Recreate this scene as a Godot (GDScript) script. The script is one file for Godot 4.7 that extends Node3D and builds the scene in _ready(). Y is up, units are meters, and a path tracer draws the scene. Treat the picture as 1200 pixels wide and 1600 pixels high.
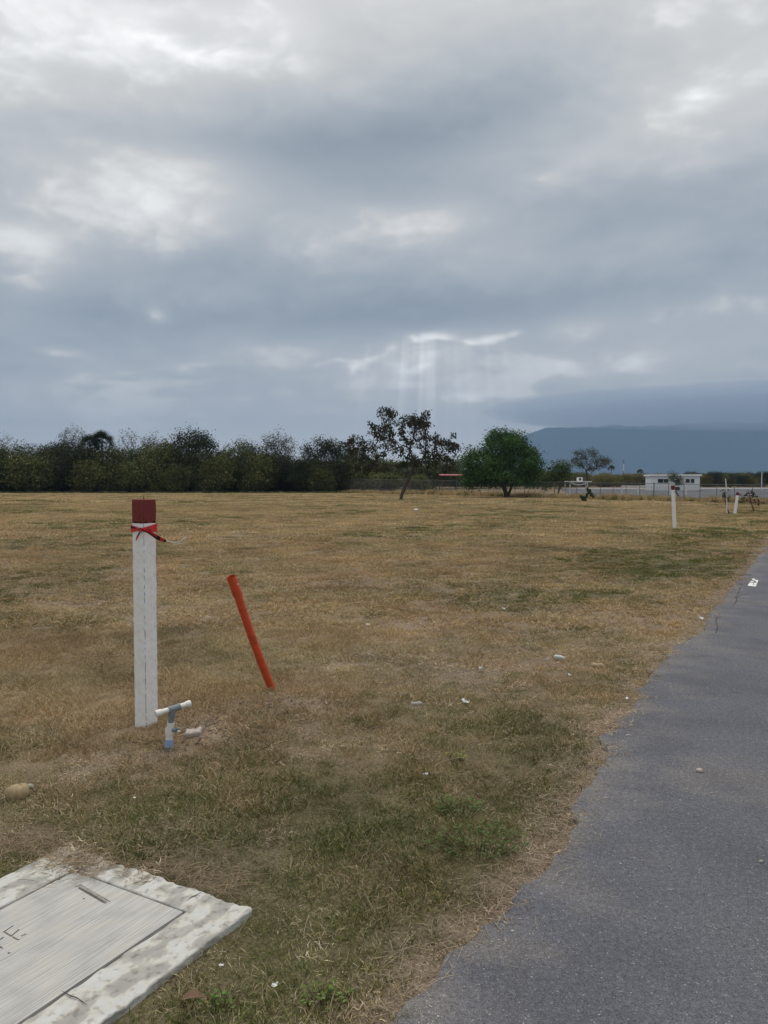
extends Node3D

# ------------------------------------------------------------------ constants
const EYE := 1.65
const FOCAL := 1202.0          # focal length in pixels of the 1200 x 1600 photograph
const PITCH := 0.03908         # camera looks down by 2.24 degrees
const ROAD_TURN := 0.515       # the road runs 29.5 degrees to the right of straight ahead
const EDGE := -1.15            # sideways coordinate of the ragged asphalt edge

var rng := RandomNumberGenerator.new()
var n_lump := FastNoiseLite.new()
var n_patch := FastNoiseLite.new()
var n_patch2 := FastNoiseLite.new()
var n_edge := FastNoiseLite.new()
var n_fine := FastNoiseLite.new()
var taken := {}
var M := {}

# ------------------------------------------------------------------ mesh collector
class Tris:
	var v := PackedVector3Array()
	var n := PackedVector3Array()
	var c := PackedColorArray()
	var tint := Color(1, 1, 1)

	func tri(a: Vector3, b: Vector3, d: Vector3, na: Vector3, nb: Vector3, nd: Vector3) -> void:
		if (b - a).cross(d - a).dot(na + nb + nd) > 0.0:
			v.append(a); v.append(d); v.append(b)
			n.append(na); n.append(nd); n.append(nb)
		else:
			v.append(a); v.append(b); v.append(d)
			n.append(na); n.append(nb); n.append(nd)
		c.append(tint); c.append(tint); c.append(tint)

	func flat(a: Vector3, b: Vector3, d: Vector3, out: Vector3) -> void:
		var k := (b - a).cross(d - a).normalized()
		if k.dot(out) < 0.0:
			k = -k
		tri(a, b, d, k, k, k)

	func quad(a: Vector3, b: Vector3, d: Vector3, e: Vector3, out: Vector3) -> void:
		flat(a, b, d, out)
		flat(a, d, e, out)

	func box(at: Vector3, size: Vector3, turn := 0.0) -> void:
		var h := size / 2.0
		var bs := Basis(Vector3.UP, turn)
		for ax in 3:
			for s in [-1.0, 1.0]:
				var o := Vector3.ZERO
				o[ax] = s
				var p := Vector3.ZERO
				p[(ax + 1) % 3] = 1.0
				var q := Vector3.ZERO
				q[(ax + 2) % 3] = 1.0
				quad(at + bs * ((o - p - q) * h), at + bs * ((o + p - q) * h), at + bs * ((o + p + q) * h), at + bs * ((o - p + q) * h), bs * o)

	func tube(pts: Array, radii: Array, sides := 8, cap0 := true, cap1 := true) -> void:
		var rings := []
		var outs := []
		for i in pts.size():
			var d: Vector3 = (pts[mini(i + 1, pts.size() - 1)] - pts[maxi(i - 1, 0)])
			d = d.normalized() if d.length() > 1e-7 else Vector3.UP
			var side := d.cross(Vector3.UP if absf(d.y) < 0.9 else Vector3.RIGHT).normalized()
			var up := side.cross(d)
			var ring := []
			var o := []
			for k in sides:
				var a := TAU * k / sides
				var w := side * cos(a) + up * sin(a)
				o.append(w)
				ring.append(pts[i] + w * radii[i])
			rings.append(ring)
			outs.append(o)
		for i in pts.size() - 1:
			for k in sides:
				var l := (k + 1) % sides
				tri(rings[i][k], rings[i][l], rings[i + 1][l], outs[i][k], outs[i][l], outs[i + 1][l])
				tri(rings[i][k], rings[i + 1][l], rings[i + 1][k], outs[i][k], outs[i + 1][l], outs[i + 1][k])
		for e in [0, pts.size() - 1]:
			if (e == 0 and cap0) or (e > 0 and cap1):
				var d: Vector3 = (pts[0] - pts[1]) if e == 0 else (pts[e] - pts[e - 1])
				for k in sides:
					flat(pts[e], rings[e][k], rings[e][(k + 1) % sides], d)

	# a box with rounded edges, its faces cut into cells; tone(point, normal) may give the colour of each vertex
	func soft_box(at: Vector3, size: Vector3, r: float, step: float, basis := Basis.IDENTITY, rough: FastNoiseLite = null, amp := 0.0, tone: Variant = null) -> void:
		var h := size / 2.0
		var inner := (h - Vector3.ONE * r).max(Vector3.ZERO)
		for ax in 3:
			var u := (ax + 1) % 3
			var w := (ax + 2) % 3
			var nu := clampi(int(ceil(size[u] / step)), 3, 200)
			var nw := clampi(int(ceil(size[w] / step)), 3, 200)
			var us := cuts(h[u], r, nu)
			var ws := cuts(h[w], r, nw)
			for s in [-1.0, 1.0]:
				var grid := []
				for a in us:
					var row := []
					for b in ws:
						var p := Vector3.ZERO
						p[ax] = s * h[ax]
						p[u] = a
						p[w] = b
						var q := p.clamp(-inner, inner)
						var k := (p - q).normalized()
						var pos := q + k * r
						if rough:
							pos += k * amp * rough.get_noise_3dv((at + pos) * 1.0)
						row.append([at + basis * pos, basis * k, tone.call(pos, k) if tone != null else tint])
					grid.append(row)
				for i in us.size() - 1:
					for j in ws.size() - 1:
						face(grid[i][j], grid[i + 1][j], grid[i + 1][j + 1])
						face(grid[i][j], grid[i + 1][j + 1], grid[i][j + 1])

	func cuts(h: float, r: float, count: int) -> Array:
		var o := [-h, -h + r * 0.4, -h + r]
		for i in range(1, count):
			o.append(lerpf(-h + r, h - r, float(i) / count))
		o.append_array([h - r, h - r * 0.4, h])
		return o

	func face(a: Array, b: Array, d: Array) -> void:
		var f := a
		var g := b
		var e := d
		if (b[0] - a[0]).cross(d[0] - a[0]).dot(a[1] + b[1] + d[1]) > 0.0:
			g = d
			e = b
		for q in [f, g, e]:
			v.append(q[0])
			n.append(q[1])
			c.append(q[2])

	func mesh() -> ArrayMesh:
		var m := ArrayMesh.new()
		var a := []
		a.resize(Mesh.ARRAY_MAX)
		a[Mesh.ARRAY_VERTEX] = v
		a[Mesh.ARRAY_NORMAL] = n
		a[Mesh.ARRAY_COLOR] = c
		m.add_surface_from_arrays(Mesh.PRIMITIVE_TRIANGLES, a)
		return m

# ------------------------------------------------------------------ scene helpers
func numbered(called: String) -> String:
	var k: int = taken.get(called, 0)
	taken[called] = k + 1
	return called if k == 0 else "%s_%03d" % [called, k]

func tag(o: Node, label: String, category: String, group := "", kind := "") -> void:
	o.set_meta("label", label)
	o.set_meta("category", category)
	if group:
		o.set_meta("group", group)
	if kind:
		o.set_meta("kind", kind)

func thing(called: String, label: String, category: String, at := Vector3.ZERO, turn := 0.0, group := "") -> Node3D:
	var o := Node3D.new()
	o.name = numbered(called)
	add_child(o)
	o.position = at
	o.rotation.y = turn
	tag(o, label, category, group)
	return o

func part(called: String, t: Tris, m: Material, parent: Node) -> MeshInstance3D:
	return part_mesh(called, t.mesh(), m, parent)

func part_mesh(called: String, mesh: Mesh, m: Material, parent: Node) -> MeshInstance3D:
	var o := MeshInstance3D.new()
	o.name = called
	o.mesh = mesh
	o.material_override = m
	parent.add_child(o, true)
	return o

func single(called: String, t: Tris, m: Material, label: String, category: String, at: Vector3, turn := 0.0, group := "") -> MeshInstance3D:
	var o := part(numbered(called), t, m, self)
	o.position = at
	o.rotation.y = turn
	tag(o, label, category, group)
	return o

func structure(called: String, t: Tris, m: Material) -> MeshInstance3D:
	var o := part(called, t, m, self)
	o.set_meta("kind", "structure")
	return o

func lin(r: float, g: float, b: float) -> Color:
	return Color(r, g, b).linear_to_srgb()

func mat(called: String, color: Color, rough := 0.85, vertex := false, spec := 0.3) -> StandardMaterial3D:
	var m := StandardMaterial3D.new()
	m.resource_name = called
	m.albedo_color = color
	m.roughness = rough
	m.metallic_specular = spec
	m.vertex_color_use_as_albedo = vertex
	M[called] = m
	return m

func noise(seed_: int, freq: float, octaves := 4) -> FastNoiseLite:
	var n := FastNoiseLite.new()
	n.noise_type = FastNoiseLite.TYPE_SIMPLEX_SMOOTH
	n.seed = seed_
	n.frequency = freq
	n.fractal_type = FastNoiseLite.FRACTAL_FBM
	n.fractal_octaves = octaves
	return n

func noise_tex(seed_: int, freq: float, size: int, stops: Array, colors: Array, octaves := 5) -> NoiseTexture2D:
	var t := NoiseTexture2D.new()
	t.width = size
	t.height = size
	t.seamless = true
	t.noise = noise(seed_, freq, octaves)
	if colors.size():
		var g := Gradient.new()
		g.offsets = PackedFloat32Array(stops)
		g.colors = PackedColorArray(colors)
		t.color_ramp = g
	return t

# the point where the sight line of a pixel of the photograph meets level ground
func gp(u: float, v: float, level := 0.0) -> Vector3:
	var dx := (u - 600.0) / FOCAL
	var dy := (800.0 - v) / FOCAL
	var d := Vector3(dx, dy * cos(PITCH) - sin(PITCH), -cos(PITCH) - dy * sin(PITCH))
	return Vector3(0, EYE, 0) + d * ((level - EYE) / d.y)

# the point of a sight line at a given depth (distance straight ahead)
func at_depth(u: float, v: float, depth: float) -> Vector3:
	var dx := (u - 600.0) / FOCAL
	var dy := (800.0 - v) / FOCAL
	var d := Vector3(dx, dy * cos(PITCH) - sin(PITCH), -cos(PITCH) - dy * sin(PITCH))
	return Vector3(0, EYE, 0) + d * (depth / -d.z)

var ref_base := Vector3.ZERO
var ref_depth := 1.0
func rel(u: float, v: float, back := 0.0) -> Vector3:
	return at_depth(u, v, ref_depth) - ref_base + Vector3(0, 0, back)

func side_of(x: float, z: float) -> float:
	return x * cos(ROAD_TURN) + z * sin(ROAD_TURN)

func along(x: float, z: float) -> float:
	return x * sin(ROAD_TURN) - z * cos(ROAD_TURN)

func road_point(t: float, s: float, y := 0.0) -> Vector3:
	return Vector3(t * cos(ROAD_TURN) + s * sin(ROAD_TURN), y, t * sin(ROAD_TURN) - s * cos(ROAD_TURN))

# the broken edge of the asphalt: distance along the road, sideways coordinate
var edge_marks := [[1.6, -1.12], [1.97, -1.11], [2.11, -1.1], [2.18, -1.06], [2.37, -1.11], [2.52, -1.07], [2.78, -1.02], [2.93, -1.02], [3.23, -0.98], [3.52, -0.96], [3.78, -1.05], [4.11, -1.07], [4.5, -1.05], [4.95, -1.19], [5.62, -1.15], [6.42, -1.22], [6.99, -1.22], [8.22, -1.22], [9.07, -1.08], [10.46, -1.19], [11.4, -1.12], [12.97, -1.18], [15.22, -1.13], [18.95, -1.16], [22.15, -1.13]]
func edge_t(s: float) -> float:
	var e := EDGE
	if s > 1.6 and s < 22.15:
		for i in edge_marks.size() - 1:
			if s < edge_marks[i + 1][0]:
				e = lerpf(edge_marks[i][1], edge_marks[i + 1][1], inverse_lerp(edge_marks[i][0], edge_marks[i + 1][0], s))
				break
	else:
		e += 0.06 * n_edge.get_noise_1d(s)
	return e + 0.045 * n_edge.get_noise_1d(s * 5.3 + 91.0)

func ground_y(x: float, z: float) -> float:
	var t := side_of(x, z)
	var s := along(x, z)
	var keep := clampf((edge_t(s) - 0.05 - t) / 0.6, 0.0, 1.0) if t < 2.0 else clampf((t - 5.6) / 0.6, 0.0, 1.0)
	var box := maxf(absf(t + 2.375) - 0.56, absf(s - 1.45) - 0.84)
	keep *= clampf(box / 0.3 + 0.05, 0.0, 1.0)
	var y := 0.022 * n_lump.get_noise_2d(x * 2.2, z * 2.2) + 0.05 * n_lump.get_noise_2d(x * 0.35 + 40.0, z * 0.35)
	y += 0.09 * exp(-(pow((x + 0.80) / 0.60, 2.0) + pow((z + 5.45) / 0.42, 2.0)))
	return y * keep - 0.004 - 0.016 * clampf((t - EDGE + 0.5) / 0.3, 0.0, 1.0)

# share of green and share of bare thatch at a place in the field
var spots := []
func field_mix(x: float, z: float) -> Vector2:
	var d := Vector2(x, z).length()
	var t := side_of(x, z)
	var g := 0.22 + (0.85 * n_patch.get_noise_2d(x, z) + 0.65 * n_patch2.get_noise_2d(x * 1.0, z * 1.0)) * clampf(d / 7.0, 0.4, 1.0)
	g += 0.85 * exp(-pow(d / 5.4, 4.0))
	g += 0.30 * exp(-pow((t + 3.2) / 1.5, 2.0)) * clampf((d - 4.0) / 6.0, 0.0, 1.0)
	var b := (0.10 + 0.75 * n_patch2.get_noise_2d(x * 0.8 + 300.0, z * 0.8)) * clampf(1.4 - d / 40.0, 0.25, 1.0) * clampf(d / 6.0, 0.4, 1.0)
	var s := along(x, z)
	b += 0.95 * clampf(1.0 - (edge_t(s) - t) / 0.34, 0.0, 1.0)
	for q in spots:
		var k := exp(-(pow((x - q[0]) / q[2], 2.0) + pow((z - q[1]) / q[3], 2.0)))
		if k > 0.01:
			g += q[4] * k
			b += q[5] * k
	return Vector2(clampf(g, 0.02, 0.95), clampf(b, 0.0, 0.95))

# ------------------------------------------------------------------ sky
var blobs := []
var c1: FastNoiseLite
var c2: FastNoiseLite
var c3: FastNoiseLite
var c4: FastNoiseLite

func cloud_light(az: float, el: float) -> Color:
	var y := sin(el)
	var ring := cos(el)
	var dx := sin(az) * ring
	var dz := -cos(az) * ring
	var k := 1.0 / (y + 0.16)
	var px := dx * k
	var pz := dz * k
	var w1 := c2.get_noise_2d(px * 1.1 + 17.0, pz * 1.1)
	var w2 := c2.get_noise_2d(px * 1.1 - 51.0, pz * 1.1 + 33.0)
	var low := c1.get_noise_2d(px * 0.6 + w1 * 0.4, pz * 0.9 + w2 * 0.4)
	# broken cloud texture, flattened towards the horizon
	var f := c3.get_noise_3d(dx * 6.0 + w1 * 0.35, y * 15.0 + w2 * 0.5, dz * 6.0)
	var fine := c4.get_noise_3d(dx * 22.0 + f, y * 46.0 + w1, dz * 22.0)
	var fade := smoothstep(0.0, 0.14, y)
	var l := 0.495 + 0.85 * pow(y, 2.3) + 0.42 * exp(-pow(y / 0.10, 2.0))
	l += 0.07 * low * (0.3 + 0.7 * fade) + (0.115 * f + 0.034 * fine) * (0.25 + 0.75 * fade)
	l += 0.16 * smoothstep(0.28, 0.62, low + 0.5 * f + 0.2 * fine) * fade
	# the cloud shapes of this sky, each an uneven blob at its azimuth and height
	var a := rad_to_deg(az)
	var e := rad_to_deg(el)
	if absf(a) < 48.0 and e < 60.0:
		var wa := a + 1.5 * w1 + 1.4 * f + 0.5 * fine
		var we := e + 0.6 * w2 + 0.7 * f + 0.3 * fine
		var bright := 0.0
		var dark := 0.0
		for q in blobs:
			var da: float = wa - q[0]
			var de: float = we - q[1] - da * q[4]
			da /= q[2]
			de /= q[3]
			var r := da * da + de * de
			if r < 7.0:
				if q[5] > 0.0:
					bright += q[5] * exp(-r)
				else:
					dark -= q[5] * exp(-r)
		l -= dark * (0.85 + 0.5 * f)
		# openings break up into ragged bright rims
		l += 0.72 * bright + 0.19 * smoothstep(0.10, 0.52, bright + 0.34 * f + 0.26 * fine) * smoothstep(0.02, 0.14, bright)
		# faint shafts of light below the bright opening low in the sky
		if absf(a - 2.5) < 16.0 and e < 12.0:
			var fan := (a - 3.8) / (46.0 - e) * 40.0
			var shaft := smoothstep(-0.05, 0.5, c1.get_noise_2d(fan * 1.15 + 5.3, 7.7)) + 0.25
			l += 0.17 * shaft * smoothstep(11.5, 9.0, e) * smoothstep(-2.0, 7.0, e) * exp(-pow((a - 2.9) / 4.6, 2.0))
	l = clampf(l, 0.22, 1.5)
	var warm := smoothstep(0.28, 0.75, l)
	var haze := 0.05 * exp(-pow(y / 0.10, 2.0))
	return Color(l * (lerpf(0.87, 1.0, warm) + haze), l, l * (lerpf(1.14, 0.985, warm) - haze))

func pix_dir(u: float, v: float) -> Vector2:
	var d := at_depth(u, v, 1.0) - Vector3(0, EYE, 0)
	return Vector2(rad_to_deg(atan2(d.x, -d.z)), rad_to_deg(atan2(d.y, Vector2(d.x, d.z).length())))

func make_sky() -> PanoramaSkyMaterial:
	c1 = noise(11, 0.5, 4)
	c2 = noise(23, 0.7, 4)
	c3 = noise(37, 0.8, 6)
	c4 = noise(5, 0.9, 5)
	# pixel of the photograph, half widths in pixels, slope, strength
	for q in [
		[150, 40, 170, 50, 0.05, 0.25], [60, 100, 110, 60, 0.0, 0.14], [400, 45, 90, 45, -0.1, 0.16], [200, 320, 130, 75, 0.1, 0.22], [260, 285, 60, 30, 0.3, 0.12],
		[15, 385, 70, 30, 0.0, 0.34], [20, 430, 50, 40, 0.0, 0.16], [660, 352, 60, 28, 0.3, 0.17], [590, 345, 40, 20, 0.2, 0.08], [1110, 150, 150, 60, 0.15, 0.15], [870, 265, 80, 22, 0.35, 0.13],
		[690, 522, 26, 9, 0.0, 0.42], [664, 530, 14, 7, 0.3, 0.22], [647, 531, 11, 7, 0.0, 0.36], [772, 526, 22, 5, 0.12, 0.34], [738, 533, 13, 5, 0.0, 0.34], [803, 520, 9, 4, 0.0, 0.2], [545, 575, 18, 8, 0.15, 0.36], [521, 568, 12, 5, 0.0, 0.26], [604, 549, 11, 7, 0.4, 0.26], [500, 572, 14, 5, 0, 0.16], [652, 569, 7, 6, 0, 0.22], [575, 565, 14, 5, 0.3, 0.2], [670, 545, 90, 26, 0.1, 0.07],
		[255, 485, 18, 12, 0.0, 0.22], [85, 549, 30, 6, 0.0, 0.22], [310, 573, 46, 6, 0.08, 0.17], [735, 613, 56, 5, 0.02, 0.13], [190, 583, 14, 6, 0.0, 0.12], [900, 512, 60, 16, 0.1, 0.14], [640, 575, 90, 60, 0.0, 0.05],
		[250, 335, 260, 80, 0.1, 0.10], [620, 365, 190, 44, 0.1, 0.09], [950, 570, 300, 40, 0.0, 0.05], [330, 60, 330, 80, 0, 0.08], [1080, 120, 220, 90, 0.1, 0.06],
		[980, 400, 120, 30, 0.2, 0.09], [520, 640, 30, 5, 0.0, 0.08], [1000, 560, 200, 40, 0.0, 0.05],
		[660, 175, 330, 62, 0.10, -0.19], [480, 225, 330, 34, 0.06, -0.10], [820, 110, 180, 60, 0.3, -0.08], [560, 290, 200, 36, -0.05, -0.11], [330, 415, 260, 34, -0.05, -0.13], [850, 465, 420, 34, 0.06, -0.13], [450, 490, 330, 26, 0.0, -0.07],
		[1040, 300, 240, 46, 0.05, -0.09], [1000, 380, 200, 40, 0.05, -0.05], [100, 480, 200, 40, 0.0, -0.06], [1060, 645, 300, 34, -0.01, -0.09], [1180, 590, 30, 14, 0.0, -0.05], [300, 620, 300, 30, 0.0, -0.02], [1000, 30, 240, 60, 0.0, 0.03],
	]:
		var p := pix_dir(q[0], q[1])
		blobs.append([p.x, p.y, rad_to_deg(q[2] / FOCAL), rad_to_deg(q[3] / FOCAL), q[4], q[5]])
	var w := 4096
	var h := 2048
	# the whole sky, coarsely, then once more in full detail over the part of it that lies ahead
	var base := Image.create(512, 129, false, Image.FORMAT_RGBF)
	for j in 129:
		var el := PI / 2 - (j + 0.5) / 256.0 * PI
		for i in 512:
			var az := (i + 0.5) / 512.0 * TAU
			base.set_pixel(i, j, cloud_light(az if az < PI else az - TAU, maxf(el, 0.001)))
	base.resize(w, 129 * 8, Image.INTERPOLATE_BILINEAR)
	var im := Image.create(w, h, false, Image.FORMAT_RGBF)
	im.fill(Color(0.10, 0.085, 0.055))
	im.blit_rect(base, Rect2i(0, 0, w, 1032), Vector2i.ZERO)
	for j in range(560, 1026):
		var el := PI / 2 - (j + 0.5) / h * PI
		for i in range(-400, 400):
			im.set_pixel((i + w) % w, j, cloud_light((i + 0.5) / w * TAU, maxf(el, 0.001)))
	var s := PanoramaSkyMaterial.new()
	s.panorama = ImageTexture.create_from_image(im)
	return s

# ------------------------------------------------------------------ materials
func speckle(size: int, seed_: int) -> ImageTexture:
	var r := RandomNumberGenerator.new()
	r.seed = seed_
	var im := Image.create(size, size, false, Image.FORMAT_RGB8)
	var nz := noise(seed_, 0.05, 3)
	for j in size:
		for i in size:
			var k := 0.47 + 0.13 * r.randf_range(-1, 1) + 0.05 * nz.get_noise_2d(i, j)
			im.set_pixel(i, j, Color(k, k * 1.0, k * 1.03))
	for q in 5200:                                   # stones of the aggregate, pale and dark
		var x := r.randi_range(0, size - 1)
		var y := r.randi_range(0, size - 1)
		var k := r.randf_range(0.58, 0.72) if r.randf() < 0.55 else r.randf_range(0.26, 0.36)
		if r.randf() < 0.07:
			k = r.randf_range(0.78, 0.98)
		var c := Color(k, k * r.randf_range(0.97, 1.0), k * r.randf_range(0.95, 1.05))
		for e in r.randi_range(2, 7):
			im.set_pixel(posmod(x + r.randi_range(-1, 1), size), posmod(y + r.randi_range(-1, 1), size), c)
	return ImageTexture.create_from_image(im)

func tri(m: StandardMaterial3D, tile: float, world := true) -> void:
	m.uv1_triplanar = true
	m.uv1_world_triplanar = world
	m.uv1_scale = Vector3.ONE / tile

func detail(m: StandardMaterial3D, t: Texture2D, tile: float) -> void:
	m.detail_enabled = true
	m.detail_albedo = t
	m.detail_uv_layer = BaseMaterial3D.DETAIL_UV_2
	m.detail_blend_mode = BaseMaterial3D.BLEND_MODE_MUL
	m.uv2_triplanar = true
	m.uv2_world_triplanar = true
	m.uv2_scale = Vector3.ONE / tile

func grey(k: float, warm := 1.0) -> Color:
	return Color(k * warm, k, k / warm)

func make_materials() -> void:
	var m: StandardMaterial3D
	m = mat("asphalt", Color(1, 1, 1), 0.9, true)
	m.albedo_texture = speckle(512, 7)
	tri(m, 0.9)
	detail(m, noise_tex(3, 0.006, 512, [0.0, 0.35, 0.55, 0.75, 1.0], [grey(0.90), grey(0.95), grey(0.98), grey(1.0), Color(1, 1, 0.97)]), 3.1)
	m.heightmap_enabled = true
	m.heightmap_scale = 0.25
	m.heightmap_texture = noise_tex(8, 0.11, 512, [], [], 3)
	m = mat("soil", Color(1, 1, 1), 0.95, true)
	m.albedo_texture = noise_tex(14, 0.06, 512, [0.0, 0.3, 0.5, 0.7, 1.0], [grey(0.62), grey(0.76, 1.02), grey(0.86, 1.01), grey(0.95), grey(1.0)], 6)
	tri(m, 0.6)
	m.heightmap_enabled = true
	m.heightmap_scale = 1.0
	m.heightmap_texture = noise_tex(15, 0.05, 512, [], [], 5)
	m = mat("paint_white", lin(0.86, 0.86, 0.845), 0.7, true)
	m.albedo_texture = noise_tex(21, 0.02, 256, [0.0, 0.3, 0.6, 1.0], [grey(0.90, 1.01), grey(0.96, 1.01), grey(0.98), grey(1.0)])
	tri(m, 0.35, false)
	m.heightmap_enabled = true
	m.heightmap_scale = 0.15
	m.heightmap_texture = noise_tex(22, 0.05, 256, [], [], 4)
	m = mat("paint_red", lin(0.20, 0.040, 0.038), 0.7)
	m.albedo_texture = noise_tex(25, 0.03, 256, [0.0, 0.4, 1.0], [grey(0.72), grey(0.92), grey(1.0)])
	tri(m, 0.2, false)
	mat("steel_rust", lin(0.09, 0.06, 0.045), 0.7)
	mat("ribbon", Color(1, 1, 1), 0.45, true, 0.5)
	m = mat("orange_pvc", lin(0.62, 0.085, 0.026), 0.5, false, 0.45)
	m.albedo_texture = noise_tex(31, 0.02, 256, [0.0, 0.35, 1.0], [grey(0.78), grey(0.95), grey(1.0)])
	tri(m, 0.5, false)
	mat("orange_inside", lin(0.30, 0.05, 0.02), 0.8)
	mat("pvc_white", lin(0.72, 0.70, 0.64), 0.5, false, 0.45)
	mat("pvc_grey", lin(0.20, 0.225, 0.24), 0.55, false, 0.4)
	m = mat("pvc_blue", lin(0.70, 0.74, 0.80), 0.6)
	m.albedo_texture = noise_tex(33, 0.10, 256, [0.0, 0.42, 0.5, 1.0], [Color(0.20, 0.42, 0.72), Color(0.36, 0.55, 0.80), Color(0.80, 0.86, 0.92), Color(0.95, 0.95, 0.95)], 3)
	tri(m, 0.12, false)
	# concrete with flaking white and cream paint
	m = mat("flaked_paint", lin(0.60, 0.60, 0.59), 0.85)
	m.albedo_texture = noise_tex(41, 0.008, 512, [0.0, 0.30, 0.40, 0.46, 0.52, 0.62, 1.0], [Color(0.74, 0.73, 0.72), Color(0.79, 0.78, 0.76), Color(0.83, 0.82, 0.79), Color(0.90, 0.89, 0.86), Color(0.96, 0.95, 0.91), Color(0.93, 0.93, 0.92), Color(0.99, 0.99, 0.98)], 7)
	m.uv1_triplanar = true
	m.uv1_scale = Vector3(1.9, 1.9, 0.9)
	detail(m, noise_tex(42, 0.03, 512, [0.0, 0.25, 0.34, 0.5, 1.0], [grey(0.72, 1.02), grey(0.86, 1.01), grey(0.95, 1.01), grey(0.99), grey(1.0)], 6), 0.7)
	m.heightmap_enabled = true
	m.heightmap_scale = 0.4
	m.heightmap_texture = noise_tex(43, 0.03, 512, [], [], 6)
	# broom-finished concrete: streaks along the lid's own z axis
	m = mat("broomed", lin(0.62, 0.612, 0.585), 0.9)
	m.albedo_texture = noise_tex(45, 0.05, 512, [0.0, 0.34, 0.46, 0.6, 1.0], [grey(0.74), grey(0.82), grey(0.87), grey(0.90), grey(0.94)], 6)
	m.uv1_triplanar = true
	m.uv1_scale = Vector3(5.5, 5.5, 0.10)
	m.heightmap_enabled = true
	m.heightmap_scale = 0.6
	m.heightmap_texture = m.albedo_texture
	detail(m, noise_tex(46, 0.012, 512, [0.0, 0.3, 0.5, 0.7, 1.0], [grey(0.90), grey(0.95), grey(0.98), Color(1, 0.99, 0.97), grey(1.0)], 6), 1.3)
	m = mat("stone_tan", lin(0.42, 0.33, 0.20), 0.9)
	m.albedo_texture = noise_tex(51, 0.03, 256, [0.0, 0.4, 1.0], [grey(0.66, 1.03), grey(0.9, 1.02), grey(1.0)])
	tri(m, 0.2)
	m = mat("stone_grey", lin(0.38, 0.37, 0.34), 0.9)
	m.albedo_texture = M.stone_tan.albedo_texture
	tri(m, 0.2)
	m = mat("stone_white", lin(0.52, 0.47, 0.43), 0.9)
	m.albedo_texture = M.stone_tan.albedo_texture
	tri(m, 0.2)
	mat("scrap_white", lin(0.66, 0.66, 0.66), 0.6)
	mat("scrap_pale", lin(0.52, 0.55, 0.54), 0.5)
	mat("dead_leaf", lin(0.15, 0.095, 0.06), 0.8)
	mat("road_paint", lin(0.72, 0.72, 0.72), 0.8)
	mat("crack_dirt", lin(0.045, 0.045, 0.046), 0.95)
	mat("dust", lin(0.165, 0.166, 0.168), 0.95)
	m = mat("grass", Color(1, 1, 1), 0.8, true, 0.2)
	m.backlight_enabled = true
	m.backlight = Color(0.60, 0.60, 0.48)
	m = mat("leaf", Color(1, 1, 1), 0.7, true, 0.25)
	m.backlight_enabled = true
	m.backlight = Color(0.35, 0.40, 0.22)
	mat("bark", lin(0.085, 0.070, 0.055), 0.95)
	mat("bark_pale", lin(0.17, 0.14, 0.115), 0.95)
	mat("sapling_bark", lin(0.13, 0.055, 0.03), 0.9)
	mat("galvanised", lin(0.15, 0.15, 0.15), 0.7)
	m = mat("yard", lin(0.145, 0.15, 0.165), 0.9)
	detail(m, noise_tex(61, 0.01, 256, [0.0, 0.5, 1.0], [grey(0.72), grey(0.9), grey(1.0)]), 25.0)
	mat("yard_pale", lin(0.30, 0.30, 0.305), 0.9)
	mat("wall_white", lin(0.76, 0.76, 0.75), 0.8)
	mat("glass_dark", lin(0.02, 0.022, 0.025), 0.15, false, 0.5)
	mat("metal_white", lin(0.70, 0.70, 0.69), 0.6)
	mat("roof_red", lin(0.34, 0.10, 0.10), 0.6)
	mat("metal_dark", lin(0.05, 0.05, 0.05), 0.7)
	m = mat("cactus", lin(0.030, 0.045, 0.026), 0.8)
	m = mat("mountain", lin(0.030, 0.040, 0.032), 1.0, false, 0.0)

# ------------------------------------------------------------------ ground and road
func make_ground() -> void:
	var t := Tris.new()
	var radii := [0.0]
	var r := 0.35
	while r < 9500.0:
		radii.append(r)
		r *= 1.022 if r < 30.0 else (1.05 if r < 300.0 else 1.25)
	var angs := []
	var a := -PI
	while a < PI - 0.001:
		angs.append(a)
		a += 0.011 if absf(a) < 0.62 else 0.06
	angs.append(PI)
	var prev := []
	for ri in radii.size():
		var row := []
		for q in angs:
			var x: float = sin(q) * radii[ri]
			var z: float = -cos(q) * radii[ri]
			var y := ground_y(x, z)
			var mix := field_mix(x, z)
			var c := Color(0.31, 0.235, 0.148).lerp(Color(0.12, 0.112, 0.058), mix.x * 0.9).lerp(Color(0.30, 0.235, 0.185), mix.y * 0.9)
			var k: float = 1.0 + 0.30 * n_patch2.get_noise_2d(x * 3.0, z * 3.0)
			c = Color(c.r * k, c.g * k, c.b * k)
			row.append([Vector3(x, y, z), Vector3.UP, c])
		if ri > 0:
			for i in angs.size() - 1:
				t.face(prev[i], row[i], row[i + 1])
				if ri > 1:
					t.face(prev[i], row[i + 1], prev[i + 1])
		prev = row
	structure("ground", t, M.soil)

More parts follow.
